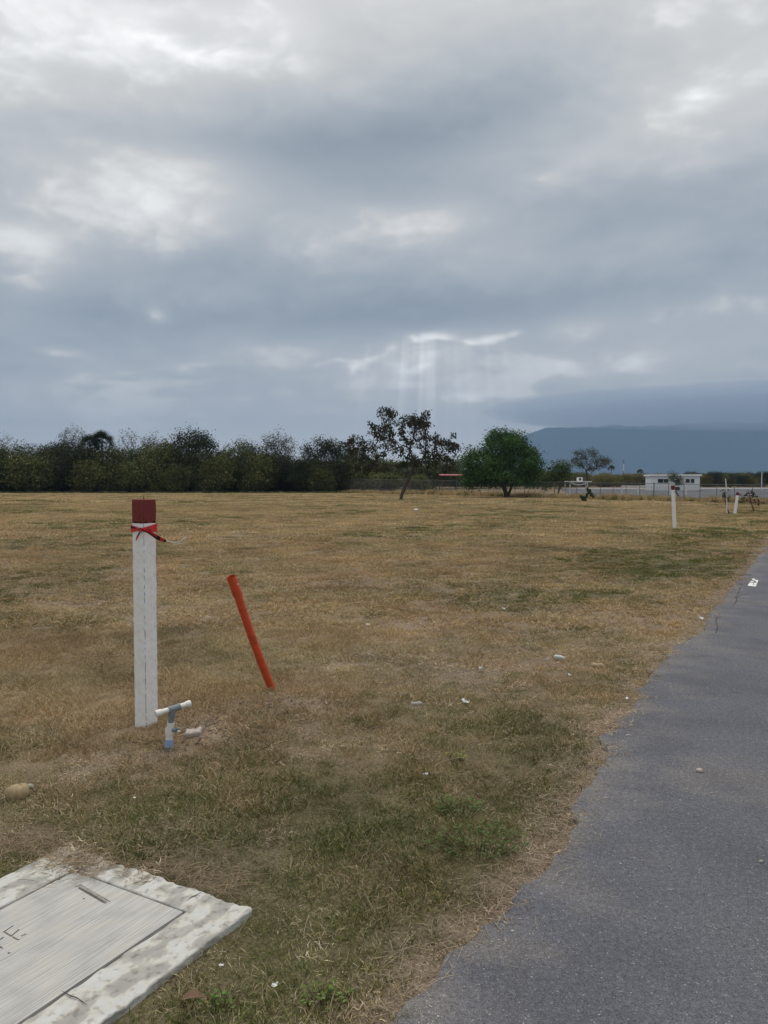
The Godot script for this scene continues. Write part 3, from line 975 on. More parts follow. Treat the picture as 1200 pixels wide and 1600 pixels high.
func make_single_trees() -> void:
	var r := RandomNumberGenerator.new()
	r.seed = 91
	# the open leaning tree that stands by itself in the field
	var base := gp(626, 781.5)
	var d := -base.z
	var px := d / FOCAL
	ref_base = base
	ref_depth = d
	var trunk := [Vector3(0, -0.05, 0), rel(628, 772), rel(635, 756, 0.1), rel(641, 742, 0.2), rel(645, 731, 0.2)]
	var att := []
	for q in [[575, 705, 28, 24, 46], [558, 692, 18, 18, 28], [568, 722, 22, 14, 22], [598, 668, 24, 20, 40], [604, 645, 16, 14, 24], [625, 690, 26, 22, 34], [640, 662, 26, 18, 36], [660, 655, 20, 16, 32], [668, 690, 26, 24, 40], [695, 700, 22, 20, 32], [706, 690, 12, 16, 16], [655, 715, 30, 14, 26], [690, 722, 24, 16, 26], [585, 728, 22, 10, 10], [640, 725, 22, 12, 16]]:
		for k in q[4]:
			var a := in_lobe(r, Vector3.ZERO, Vector3(q[2], q[3], q[2] * 1.6), 0.3)
			att.append(rel(q[0] + a.x, q[1] - a.y, a.z * px))
	var g := grow(att, trunk, 0.008, r, 0.55, 0.50)
	var o := thing("field_tree", "open leaning tree with drooping brown-green leaf clusters standing alone in the field", "tree", base)
	part("trunk", wood(g, 6), M.bark, o)
	part("crown", leaves(g, 22, 0.16, 0.19, [Color(0.040, 0.046, 0.022), Color(0.050, 0.046, 0.026), Color(0.034, 0.042, 0.020), Color(0.055, 0.044, 0.026)], 1.1, r), M.leaf, o)
	# the dense round green tree in front of the fence
	base = gp(791, 777.5)
	d = -base.z
	px = d / FOCAL
	ref_base = base
	ref_depth = d
	trunk = [Vector3(0, -0.05, 0), rel(790, 768), rel(786, 758)]
	att = []
	for q in [[760, 726, 34, 28, 90], [742, 742, 22, 22, 50], [785, 702, 30, 28, 90], [802, 692, 24, 18, 50], [812, 722, 30, 28, 90], [830, 724, 14, 22, 40], [780, 738, 46, 22, 90], [826, 744, 16, 16, 34], [738, 718, 14, 18, 30], [778, 682, 20, 12, 26]]:
		for k in q[4]:
			var a := in_lobe(r, Vector3.ZERO, Vector3(q[2], q[3], q[2] * 1.3), 0.35)
			att.append(rel(q[0] + a.x, q[1] - a.y, a.z * px))
	g = grow(att, trunk, 0.016, r, 0.7, 0.43)
	o = thing("round_tree", "dense round dark green tree beside the chain link fence", "tree", base)
	var stems := wood(g, 6)
	stems.tube([Vector3(0.1, -0.05, 0), rel(797, 766), rel(803, 752), rel(812, 735)], [0.17, 0.14, 0.12, 0.08], 7)
	part("trunk", stems, M.bark, o)
	part("crown", leaves(g, 64, 0.36, 0.18, [Color(0.055, 0.113, 0.032), Color(0.073, 0.142, 0.041), Color(0.043, 0.088, 0.030)], 0.15, r), M.leaf, o)
	# green bush to its side, then the thin wide tree behind the fence
	base = at_depth(872, 766, 92.0)
	base.y = -0.05
	d = 92.0
	px = d / FOCAL
	ref_base = base
	ref_depth = d
	trunk = [Vector3(0, -0.05, 0), Vector3(0.1, 0.8, 0)]
	att = []
	for q in [[872, 738, 17, 18, 50], [850, 748, 18, 14, 40], [880, 728, 10, 10, 20]]:
		for k in q[4]:
			var a := in_lobe(r, Vector3.ZERO, Vector3(q[2], q[3], q[2]), 0.3)
			att.append(rel(q[0] + a.x, q[1] - a.y, a.z * px))
	g = grow(att, trunk, 0.014, r, 0.7, 0.45)
	o = thing("green_bush", "bright green bush next to the dense round tree", "bush", base)
	part("trunk", wood(g, 5), M.bark, o)
	part("crown", leaves(g, 34, 0.34, 0.20, [Color(0.061, 0.095, 0.024), Color(0.074, 0.108, 0.030), Color(0.054, 0.078, 0.024)], 0.1, r), M.leaf, o)
	base = at_depth(919, 768, 104.0)
	base.y = -0.05
	d = 104.0
	px = d / FOCAL
	ref_base = base
	ref_depth = d
	trunk = [Vector3(0, -0.05, 0), rel(918, 752), rel(917, 740), rel(916, 735)]
	att = []
	for q in [[905, 715, 12, 14, 40], [922, 712, 14, 14, 40], [938, 722, 12, 12, 38], [948, 720, 8, 6, 20], [910, 728, 14, 8, 20], [930, 730, 14, 8, 22], [900, 720, 8, 8, 14]]:
		for k in q[4]:
			var a := in_lobe(r, Vector3.ZERO, Vector3(q[2], q[3], q[2] * 1.3), 0.3)
			att.append(rel(q[0] + a.x, q[1] - a.y, a.z * px))
	g = grow(att, trunk, 0.009, r, 0.6, 0.50)
	o = thing("thin_tree", "thin wide tree with bare grey limbs behind the fence", "tree", base)
	part("trunk", wood(g, 5), M.bark, o)
	part("crown", leaves(g, 18, 0.22, 0.15, [Color(0.088, 0.089, 0.054), Color(0.074, 0.078, 0.046)], 0.2, r), M.leaf, o)
	# the small tree in front of the white building
	base = at_depth(1056, 766, 140.0)
	base.y = -0.05
	d = 140.0
	px = d / FOCAL
	ref_base = base
	ref_depth = d
	trunk = [Vector3(0, -0.05, 0), Vector3(0.05, 0.8, 0), Vector3(0.1, 1.4, 0)]
	att = []
	for q in [[1055, 746, 11, 9, 50], [1050, 742, 7, 6, 16], [1062, 752, 7, 7, 16]]:
		for k in q[4]:
			var a := in_lobe(r, Vector3.ZERO, Vector3(q[2], q[3], q[2]), 0.3)
			att.append(rel(q[0] + a.x, q[1] - a.y, a.z * px))
	g = grow(att, trunk, 0.014, r, 0.7, 0.45)
	o = thing("yard_tree", "small green tree in front of the white building", "tree", base)
	part("trunk", wood(g, 5), M.bark, o)
	part("crown", leaves(g, 16, 0.22, 0.18, [Color(0.061, 0.084, 0.032), Color(0.081, 0.095, 0.041)], 0.1, r), M.leaf, o)
	# fan palm in the wood line
	fan_palm("fan_palm", "fan palm with spiky fronds showing above the scrub wood", at_depth(160, 760, 116.5), at_depth(160, 692, 116.5).y, 2.2, 34, r)
	fan_palm("fan_palm", "fan palm with spiky fronds showing above the scrub wood", at_depth(142, 760, 117.0), at_depth(143, 696, 117.0).y, 2.0, 30, r)
	fan_palm("distant_palm", "tiny round headed palm on the far plain near the radio mast", at_depth(955, 760, 420.0), at_depth(955, 733, 420.0).y, 2.4, 40, r)
	fan_palm("distant_palm", "tiny round headed palm on the far plain behind the white building", at_depth(1000, 760, 440.0), at_depth(1000, 738, 440.0).y, 2.2, 36, r)

func fan_palm(called: String, label: String, at: Vector3, h: float, reach: float, fronds: int, r: RandomNumberGenerator) -> void:
	at.y = -0.05
	var o := thing(called, label, "palm", at, 0.0, "fan palms in the scrub wood" if called == "fan_palm" else "")
	var t := Tris.new()
	t.tube([Vector3.ZERO, Vector3(0.05, h * 0.5, 0), Vector3(0, h, 0)], [0.24, 0.18, 0.16], 8)
	part("trunk", t, M.bark, o)
	t = Tris.new()
	for i in fronds:
		var az := r.randf() * TAU
		var el := r.randf_range(-0.1, 1.45)
		var d := Vector3(cos(az) * cos(el), sin(el), sin(az) * cos(el))
		var side := d.cross(Vector3.UP).normalized().rotated(d, r.randf_range(-1.3, 1.3))
		var hub := Vector3(0, h, 0) + d * reach * 0.45
		t.tint = Color(0.035, 0.045, 0.022) * r.randf_range(0.7, 1.2)
		t.tube([Vector3(0, h, 0), hub], [0.03, 0.02], 3, false, false)
		for k in 13:
			var a := (k - 6) * 0.23
			var q := (d * cos(a) + side * sin(a)).normalized()
			var w := q.cross(d.cross(side)).normalized() * 0.045
			var tip := hub + q * reach * 0.6 + Vector3(0, -0.12, 0)
			var nn := q.cross(w).normalized()
			t.tri(hub - w * 0.4, hub.lerp(tip, 0.5) + w, tip, nn, nn, nn)
			t.tri(hub - w * 0.4, tip, hub.lerp(tip, 0.5) - w, nn, nn, nn)
	part("crown", t, M.leaf, o)

# ------------------------------------------------------------------ fence and what stands beyond
func make_fence() -> void:
	var a := Vector3(-7.5, 0, -122.9)
	var b := Vector3(33.0, 0, -50.8)
	var o := thing("chain_link_fence", "long grey chain link fence with thin posts behind the field", "fence", a)
	var span := (b - a)
	var count := 52
	var pts := []
	for i in count + 1:
		var p := span * (float(i) / count)
		p.y = ground_y(a.x + p.x, a.z + p.z)
		pts.append(p)
	var hts := []
	for i in count + 1:
		hts.append(lerpf(2.15, 1.42, clampf(float(i) / count * 1.15, 0, 1)))
	for i in count + 1:
		var t := Tris.new()
		var r := 0.05 if i % 8 == 0 else 0.026
		t.tube([pts[i] + Vector3(0, -0.2, 0), pts[i] + Vector3(0, hts[i] + 0.06, 0)], [r, r], 6)
		part("post", t, M.galvanised, o)
	for i in count:
		var t := Tris.new()
		t.tube([pts[i] + Vector3(0, hts[i], 0), pts[i + 1] + Vector3(0, hts[i + 1], 0)], [0.022, 0.022], 5)
		part("top_rail", t, M.galvanised, o)
		t = Tris.new()
		var l: float = pts[i].distance_to(pts[i + 1])
		var n := int(l / 0.10)
		for s in [-1, 1]:
			for k in range(-18, n + 18):
				var x0: float = k * 0.10
				var h: float = hts[i]
				var x1: float = x0 + s * h
				var f0 := 0.0
				var f1 := 1.0
				if x0 < 0.0:
					f0 = -x0 / h if s > 0 else 2.0
				if x0 > l:
					f0 = (x0 - l) / h if s < 0 else 2.0
				if x1 > l:
					f1 = (l - x0) / h
				if x1 < 0.0:
					f1 = x0 / h
				if f0 >= f1 or f0 >= 1.0:
					continue
				var q0: Vector3 = pts[i].lerp(pts[i + 1], (x0 + s * h * f0) / l) + Vector3(0, h * f0 + 0.03, 0)
				var q1: Vector3 = pts[i].lerp(pts[i + 1], (x0 + s * h * f1) / l) + Vector3(0, h * f1 + 0.01, 0)
				t.tube([q0, q1], [0.0035, 0.0035], 3, false, false)
		part("wire_mesh", t, M.galvanised, o).set_meta("kind", "stuff")
	# tall dry grass and weeds along the fence and at the foot of the wood
	var r := RandomNumberGenerator.new()
	r.seed = 5
	var dry := [[], []]
	var green := [[], []]
	for i in 3000:
		var f := r.randf_range(-0.02, 1.05)
		var p := a + span * f + Vector3(0.87, 0, 0.49) * r.randfn(0.3, 0.8) * -1.0
		p.y = 0.0
		var k := r.randf_range(0.5, 1.3) * (0.8 + 0.5 * n_patch.get_noise_2d(p.x * 3, p.z * 3))
		var w := dry if n_patch2.get_noise_2d(p.x * 2.0, p.z * 2.0) > -0.25 else green
		w[0].append(Transform3D(Basis(Vector3.UP, r.randf() * TAU).scaled(Vector3(k, k, k)), p))
		var v := r.randf_range(0.75, 1.1)
		w[1].append(Color(v, v * 0.98, v * 0.92))
	for i in 1500:
		var u := r.randf_range(-150, 560)
		var p := at_depth(u, 760, r.randfn(113.5, 1.0))
		p.y = 0.0
		var k := r.randf_range(0.4, 0.9)
		var w := green if r.randf() < 0.8 else dry
		w[0].append(Transform3D(Basis(Vector3.UP, r.randf() * TAU).scaled(Vector3(k * 1.3, k * 0.8, k * 1.3)), p))
		var v := r.randf_range(0.6, 1.0)
		w[1].append(Color(v * 0.9, v, v * 0.9))
	scatter("tall_dry_grass", clump("dry", 300, 46, 0.30, 0.62, 0.022, 0.05, 0.5), M.grass, dry[0], dry[1], "tall uncut dry grass along the fence line", "grass")
	scatter("tall_weed", clump("green", 301, 46, 0.32, 0.50, 0.030, 0.1, 0.8), M.grass, green[0], green[1], "green weeds along the fence and the foot of the wood", "weeds")

func make_beyond() -> void:
	# paved yard behind the fence, with a paler concrete apron at its far side
	var t := Tris.new()
	var q := [at_depth(905, 760, 82.0), at_depth(1420, 760, 74.0), at_depth(1420, 760, 215.0), at_depth(868, 760, 205.0)]
	for i in 4:
		q[i].y = 0.03
	t.quad(q[0], q[1], q[2], q[3], Vector3.UP)
	structure("paved_yard", t, M.yard)
	t = Tris.new()
	q = [at_depth(880, 760, 178.0), at_depth(1420, 760, 178.0), at_depth(1420, 760, 214.0), at_depth(880, 760, 204.0)]
	for i in 4:
		q[i].y = 0.036
	t.quad(q[0], q[1], q[2], q[3], Vector3.UP)
	structure("concrete_apron", t, M.yard_pale)
	# white flat-roofed building
	var bd := 150.0
	var at := at_depth(1050, 760, bd)
	at.y = 0.0
	var o := thing("white_building", "small white flat-roofed building on the yard beyond the fence", "building", at, -0.12)
	var hw := 4.5
	var hh := 2.75
	t = Tris.new()
	t.box(Vector3(0, hh / 2, 0), Vector3(hw * 2, hh, 5.0))
	part("wall", t, M.wall_white, o)
	t = Tris.new()
	t.soft_box(Vector3(0, hh + 0.16, 0), Vector3(hw * 2 + 0.6, 0.32, 5.7), 0.03, 3.0)
	part("roof", t, M.wall_white, o)
	for w in [[-2.75, 1.0], [-1.75, 0.9], [2.25, 0.75], [3.15, 0.65]]:
		t = Tris.new()
		t.box(Vector3(w[0], 1.85, 2.52), Vector3(w[1], 0.75, 0.03))
		var win := part("window", t, M.glass_dark if w[0] < -2.0 or (w[0] > 2.0 and w[0] < 3.0) else M.metal_dark, o)
		t = Tris.new()
		for s in [-1, 1]:
			t.box(Vector3(w[0] + s * (w[1] / 2 + 0.03), 1.85, 2.53), Vector3(0.06, 0.87, 0.08))
			t.box(Vector3(w[0], 1.85 + s * 0.405, 2.53), Vector3(w[1], 0.06, 0.08))
		part("frame", t, M.metal_white, win)
	t = Tris.new()
	t.box(Vector3(0.4, 1.02, 2.52), Vector3(0.9, 2.04, 0.04))
	part("door", t, M.metal_dark, o)
	# long white rail
	at = at_depth(971, 760, 96.0)
	at.y = 0.03
	var far_end := at_depth(1073, 760, 96.0)
	far_end.y = 0.03
	o = thing("white_rail", "long white horizontal rail on short posts beyond the fence", "rail", at)
	var sp := far_end - at
	t = Tris.new()
	t.soft_box(sp / 2 + Vector3(0, 1.08, 0), Vector3(sp.length(), 0.17, 0.12), 0.02, 4.0, Basis(Vector3.UP, -atan2(sp.z, sp.x)))
	part("beam", t, M.metal_white, o)
	for k in 5:
		t = Tris.new()
		t.box(sp * (0.01 + 0.245 * k) + Vector3(0, 0.5, 0), Vector3(0.12, 1.0, 0.12))
		part("post", t, M.metal_white, o)
	# low pale shelter with a cooler box on its roof
	at = at_depth(903, 760, 98.0)
	at.y = 0.0
	o = thing("pale_shelter", "low pale flat shelter with a box on its roof behind the fence", "shelter", at, 0.1)
	t = Tris.new()
	t.soft_box(Vector3(0, 1.68, 0), Vector3(2.9, 0.12, 2.0), 0.02, 2.0)
	part("roof", t, M.metal_white, o)
	for s in [[-1.35, -0.9], [1.35, -0.9], [-1.35, 0.9], [0.9, 0.9]]:
		t = Tris.new()
		t.tube([Vector3(s[0], -0.05, s[1]), Vector3(s[0], 1.63, s[1])], [0.06, 0.06], 6)
		part("post", t, M.metal_white, o)
	t = Tris.new()
	t.soft_box(Vector3(0.15, 1.98, 0.2), Vector3(0.62, 0.48, 0.5), 0.03, 0.4)
	var ac := part("cooler_box", t, M.metal_white, o)
	t = Tris.new()
	t.tube([Vector3(0.12, 1.98, 0.45), Vector3(0.12, 1.98, 0.465)], [0.16, 0.16], 12)
	part("fan_grille", t, M.metal_dark, ac)
	t = Tris.new()
	for k in 8:
		var x0 := -1.3 + k * 0.275
		var x1 := x0 + 0.275
		var y0 := 1.62 - 0.26 * sin(PI * (x0 + 1.3) / 2.2)
		var y1 := 1.62 - 0.26 * sin(PI * (x1 + 1.3) / 2.2)
		t.quad(Vector3(x0, y0, 0.95), Vector3(x1, y1, 0.95), Vector3(x1, y1 - 0.14, 0.93), Vector3(x0, y0 - 0.14, 0.93), Vector3.BACK)
	part("awning_cloth", t, M.metal_white, o)
	# red roofed shelter
	at = at_depth(712, 760, 104.0)
	at.y = 0.0
	o = thing("red_roof_shelter", "open shelter with thin posts and a flat red roof by the fence", "shelter", at, 0.05)
	t = Tris.new()
	t.soft_box(Vector3(0, 2.58, 0), Vector3(4.3, 0.10, 3.0), 0.02, 3.0, Basis(Vector3.RIGHT, 0.05))
	part("roof", t, M.roof_red, o)
	for s in [[-2.0, 1.3], [2.0, 1.3], [-2.0, -1.3], [2.0, -1.3]]:
		t = Tris.new()
		t.tube([Vector3(s[0], -0.05, s[1]), Vector3(s[0], 2.54, s[1])], [0.06, 0.06], 6)
		part("post", t, M.metal_dark, o)
	# pale pole at the far side of the yard
	at = at_depth(1190, 760, 130.0)
	at.y = 0.03
	o = thing("lamp_pole", "slim white pole standing on the yard beyond the saplings", "pole", at)
	t = Tris.new()
	t.tube([Vector3.ZERO, Vector3(0, 3.3, 0)], [0.09, 0.06], 8)
	part("pole", t, M.metal_white, o)
	t = Tris.new()
	t.box(Vector3(0, 0.05, 0), Vector3(0.4, 0.1, 0.4))
	part("base", t, M.yard_pale, o)
	# radio mast
	at = at_depth(974, 753, 1500.0)
	at.y = 0.0
	o = thing("radio_mast", "thin radio mast with a white section far off below the mountain", "mast", at)
	for k in 6:
		t = Tris.new()
		var y0 := k * 7.4
		for s in 3:
			var a0 := TAU * s / 3.0
			var a1 := TAU * (s + 1) / 3.0
			var p0 := Vector3(cos(a0), 0, sin(a0)) * 0.8
			var p1 := Vector3(cos(a1), 0, sin(a1)) * 0.8
			t.tube([p0 + Vector3(0, y0, 0), p0 + Vector3(0, y0 + 7.4, 0)], [0.22, 0.22], 4)
			for z in 4:
				t.tube([p0 + Vector3(0, y0 + z * 1.85, 0), p1 + Vector3(0, y0 + (z + 1) * 1.85, 0)], [0.12, 0.12], 3)
		part("section", t, M.metal_white if k == 3 or k == 4 else M.metal_dark, o)

func make_mountain() -> void:
	var t := Tris.new()
	var nz := noise(201, 0.0011, 5)
	var prev := []
	var nx := 150
	var nd := 34
	for j in nd + 1:
		var row := []
		for i in nx + 1:
			var x := 500.0 + 9000.0 * i / nx
			var z := -6200.0 - 2600.0 * j / nd
			var f := float(j) / nd
			var ridge := sin(PI * clampf(f * 0.9 + 0.03, 0, 1))
			var shoulder := smoothstep(560.0, 1640.0, x - (z + 7500.0) * 0.05)
			var k := absf(nz.get_noise_2d(x, z * 1.4))
			var y := shoulder * ridge * (540.0 + 0.028 * (x - 1400.0) - 70.0 * k + 22.0 * nz.get_noise_2d(x * 3.0, z * 3.0)) - 8.0
			row.append(Vector3(x, y, z))
		if j > 0:
			for i in nx:
				t.flat(prev[i], row[i], row[i + 1], Vector3.UP)
				t.flat(prev[i], row[i + 1], prev[i + 1], Vector3.UP)
		prev = row
	structure("mountain", t, M.mountain)
	# cloud lying on the ridge
	var fm := FogMaterial.new()
	fm.resource_name = "cloud_mist"
	fm.albedo = Color(0.86, 0.91, 1.0)
	fm.density = 0.00065
	for q in [[6500, 600, 10600, 400], [6000, 650, 10200, 500]]:
		var fog := FogVolume.new()
		fog.name = numbered("cloud")
		fog.shape = RenderingServer.FOG_VOLUME_SHAPE_ELLIPSOID
		fog.size = Vector3(q[2], q[3], 4200)
		fog.material = fm
		add_child(fog)
		fog.position = Vector3(q[0], q[1], -7100)
		tag(fog, "grey cloud lying along the mountain ridge", "cloud", "", "stuff")

# ------------------------------------------------------------------ near things
func post(base: Vector3, height: float, side: float, lean: Vector3, label: String, seed_: int) -> Node3D:
	var o := thing("boundary_post", label, "post", base, -ROAD_TURN, "boundary posts along the road")
	o.basis = Basis(Quaternion(Vector3.UP, lean.normalized())) * Basis(Vector3.UP, -ROAD_TURN)
	var chip := noise(seed_, 26.0, 3)
	var red := height - 0.155
	var tone := func(p: Vector3, k: Vector3) -> Color:
		var corner := absf(k.x) > 0.2 and absf(k.z) > 0.2
		var v := chip.get_noise_3dv(p)
		if corner and v > -0.02:
			return Color(0.40, 0.385, 0.36)
		if p.y < -height / 2 + 0.12 + 0.06 * v and v > 0.05:
			return Color(0.55, 0.50, 0.43)
		return Color(1, 1, 1)
	var t := Tris.new()
	t.soft_box(Vector3(0, red / 2 - 0.05, 0), Vector3(side, red + 0.1, side), 0.005, 0.012, Basis.IDENTITY, noise(seed_ + 1, 9.0, 3), 0.003, tone)
	part("shaft", t, M.paint_white, o)
	# the red painted head comes down in a ragged edge
	t = Tris.new()
	var ridge := noise(seed_ + 2, 40.0, 2)
	t.soft_box(Vector3(0, height - 0.075, 0), Vector3(side + 0.003, 0.158, side + 0.003), 0.006, 0.012, Basis.IDENTITY, noise(seed_ + 1, 9.0, 3), 0.003)
	for i in t.v.size():
		if t.v[i].y < height - 0.145:
			t.v[i].y += 0.012 * ridge.get_noise_2d(t.v[i].x * 1.0, t.v[i].z * 1.0) + 0.004
	part("painted_head", t, M.paint_red, o)
	t = Tris.new()
	t.tube([Vector3(0, height, 0), Vector3(0.002, height + 0.022, 0.002)], [0.004, 0.003], 5)
	part("nail", t, M.steel_rust, o)
	return o

func strip(t: Tris, pts: Array, wid: Array, thick := 0.0012) -> void:
	# a band through points, each with its half-width vector
	for i in pts.size() - 1:
		var a: Vector3 = pts[i]
		var b: Vector3 = pts[i + 1]
		var nn: Vector3 = (b - a).cross(wid[i]).normalized() * thick
		t.quad(a - wid[i] + nn, a + wid[i] + nn, b + wid[i + 1] + nn, b - wid[i + 1] + nn, nn)
		t.quad(a - wid[i] - nn, a + wid[i] - nn, b + wid[i + 1] - nn, b - wid[i + 1] - nn, -nn)

func make_posts() -> void:
	var b1 := gp(229, 1137)
	b1.y = ground_y(b1.x, b1.z)
	var d1 := -b1.z
	post(b1, at_depth(229, 781, d1).y - b1.y, 0.107, Vector3.UP, "white square post with dark red head beside the small pipe riser", 60)
	var b2 := gp(1054, 826)
	var d2 := -b2.z
	b2.y = ground_y(b2.x, b2.z)
	post(b2, at_depth(1053, 758.5, d2).y - b2.y, 0.115, at_depth(1051.5, 760, d2) - b2, "white post with dark red head standing by itself midway to the fence", 70)
	var b3 := gp(1148, 803.5)
	var d3 := -b3.z
	b3.y = ground_y(b3.x, b3.z)
	post(b3, at_depth(1152, 769, d3).y - b3.y, 0.13, at_depth(1153, 769, d3) - b3, "white post leaning between the two saplings", 80)

	# red and black warning tape knotted round the near post
	var o := thing("warning_ribbon", "red and black plastic tape knotted round the post beside the pipe riser", "ribbon", b1)
	var q := func(u: float, v: float, fwd := 0.0) -> Vector3:
		return at_depth(u, v, d1 - fwd) - b1
	var red := Color(0.62, 0.022, 0.026)
	var black := Color(0.012, 0.011, 0.012)
	# corners of the post, a little outside its faces
	var corners := []
	for c in [Vector3(1, 0, 1), Vector3(1, 0, -1), Vector3(-1, 0, -1), Vector3(-1, 0, 1)]:
		corners.append(Basis(Vector3.UP, -ROAD_TURN) * (c * (0.107 / 2 + 0.003)))
	var yk: float = q.call(224, 826.5, 0.05).y
	corners.sort_custom(func(e, h): return e.z > h.z)
	var cf: Vector3 = corners[0]
	var cb: Vector3 = corners[3]
	var cr: Vector3 = corners[1] if corners[1].x > corners[2].x else corners[2]
	var cl: Vector3 = corners[2] if corners[1].x > corners[2].x else corners[1]
	var lift := Vector3(0, yk, 0)
	var knot: Vector3 = cl.lerp(cf, 0.72) * 1.06 + lift
	var t := Tris.new()
	t.tint = red
	strip(t, [knot, cf * 1.03 + lift, cf.lerp(cr, 0.5) * 1.03 + lift, cr * 1.03 + lift + Vector3(0, 0.004, 0)], [Vector3(0, 0.007, 0), Vector3(0, 0.011, 0), Vector3(0, 0.020, 0), Vector3(0, 0.029, 0)])
	strip(t, [cr * 1.03 + lift + Vector3(0, 0.004, 0), cb * 1.03 + lift, cl * 1.04 + lift], [Vector3(0, 0.029, 0), Vector3(0, 0.016, 0), Vector3(0, 0.024, 0)])
	strip(t, [cl * 1.04 + lift, cl.lerp(cf, 0.35) * 1.05 + lift, knot], [Vector3(0, 0.024, 0), Vector3(0, 0.016, 0), Vector3(0, 0.007, 0)])
	t.tint = black
	strip(t, [cl * 1.06 + lift + Vector3(0, 0.010, 0), cl.lerp(cf, 0.4) * 1.08 + lift + Vector3(0, 0.006, 0)], [Vector3(0, 0.008, 0), Vector3(0, 0.005, 0)])
	strip(t, [cf.lerp(cr, 0.15) * 1.06 + lift + Vector3(0, -0.004, 0), cf.lerp(cr, 0.5) * 1.06 + lift + Vector3(0, -0.008, 0)], [Vector3(0, 0.003, 0), Vector3(0, 0.005, 0)])
	part("band", t, M.ribbon, o)
	t = Tris.new()
	t.tint = Color(0.22, 0.03, 0.035)
	t.soft_box(knot + Vector3(0, 0, 0.004), Vector3(0.022, 0.018, 0.014), 0.005, 0.006, Basis(Vector3.BACK, 0.3), n_fine, 0.003)
	part("knot", t, M.ribbon, o)
	# tails: printed in blocks of black
	t = Tris.new()
	var path := [knot, q.call(232, 831, 0.098), q.call(240, 836, 0.085), q.call(245, 839.5, 0.07), q.call(250, 842, 0.055), q.call(256, 844.5, 0.045), q.call(260, 845.8, 0.04)]
	var ww := [0.006, 0.012, 0.015, 0.016, 0.015, 0.011, 0.007]
	for i in path.size() - 1:
		t.tint = black if i == 3 or i == 5 else red
		var s0 := Vector3(0.3, 1.0, 0.35).normalized()
		strip(t, [path[i], path[i + 1]], [s0 * ww[i], s0 * ww[i + 1]])
	t.tint = black
	for i in [0, 1, 2]:
		var s0 = Vector3(0.3, 1.0, 0.35).normalized() * ww[i]
		strip(t, [path[i] - s0 * 0.5 + Vector3(0, 0, 0.004), path[i + 1] - s0 * 0.6 + Vector3(0, 0, 0.004)], [s0 * 0.35, s0 * 0.5])
	part("tail", t, M.ribbon, o)
	t = Tris.new()
	t.tint = Color(0.72, 0.66, 0.66)
	t.tube([q.call(259, 845.4, 0.04), q.call(266, 846, 0.035), q.call(273, 848, 0.03), q.call(281, 846.5, 0.03), q.call(288, 841, 0.03), q.call(291, 839.5, 0.03)], [0.003, 0.0026, 0.0032, 0.0034, 0.004, 0.0045], 6)
	t.tube([q.call(288.5, 842, 0.03), q.call(287.5, 846, 0.028), q.call(283, 849.5, 0.025), q.call(272, 850.5, 0.025)], [0.004, 0.0028, 0.0024, 0.002], 6)
	part("frayed_end", t, M.ribbon, o)
	t = Tris.new()
	t.tint = red
	path = [knot, q.call(219, 831, 0.085), q.call(215.5, 837, 0.07), q.call(212.5, 845.5, 0.06)]
	ww = [0.006, 0.013, 0.015, 0.004]
	for i in 3:
		t.tint = black if i == 1 else red
		var s0 := Vector3(0.75, 0.55, 0.2).normalized()
		strip(t, [path[i], path[i + 1]], [s0 * ww[i], s0 * ww[i + 1]])
	part("tail", t, M.ribbon, o)
	# small dark ties on the two further posts
	o = thing("faded_ribbon", "dark red tape tied under the head of the lone midway post", "ribbon", b2)
	tie(o, at_depth(1053, 768, d2) - b2, 0.068, 0.02, at_depth(1059, 775, d2) - b2)
	o = thing("faded_ribbon", "dark scrap of tape tied to the leaning post between the saplings", "ribbon", b3)
	tie(o, at_depth(1152, 772, d3) - b3, 0.078, 0.02, at_depth(1157, 774, d3) - b3)

func tie(o: Node3D, c: Vector3, r: float, h: float, end: Vector3) -> void:
	var t := Tris.new()
	t.tint = Color(0.16, 0.02, 0.022)
	var b := Basis(Vector3.UP, -ROAD_TURN)
	var pts := []
	var ws := []
	for k in 5:
		var a := PI / 4 + k * PI / 2
		pts.append(c + b * Vector3(cos(a), 0, sin(a)) * r * 1.414)
		ws.append(Vector3(0, h, 0))
	strip(t, pts, ws)
	part("band", t, M.ribbon, o)
	t = Tris.new()
	t.tint = Color(0.07, 0.012, 0.014)
	strip(t, [c + Vector3(0.03, 0, r * 1.3), c.lerp(end, 0.6) + Vector3(0, 0.03, r), end + Vector3(0, 0, r)], [Vector3(0, 0.022, 0.0), Vector3(0.015, 0.022, 0), Vector3(0.02, 0.008, 0)])
	part("tail", t, M.ribbon, o)

func side_corner(base: Vector3, turn: float, h: float) -> Vector3:
	return Basis(Vector3.UP, turn) * Vector3(h, 0, h)

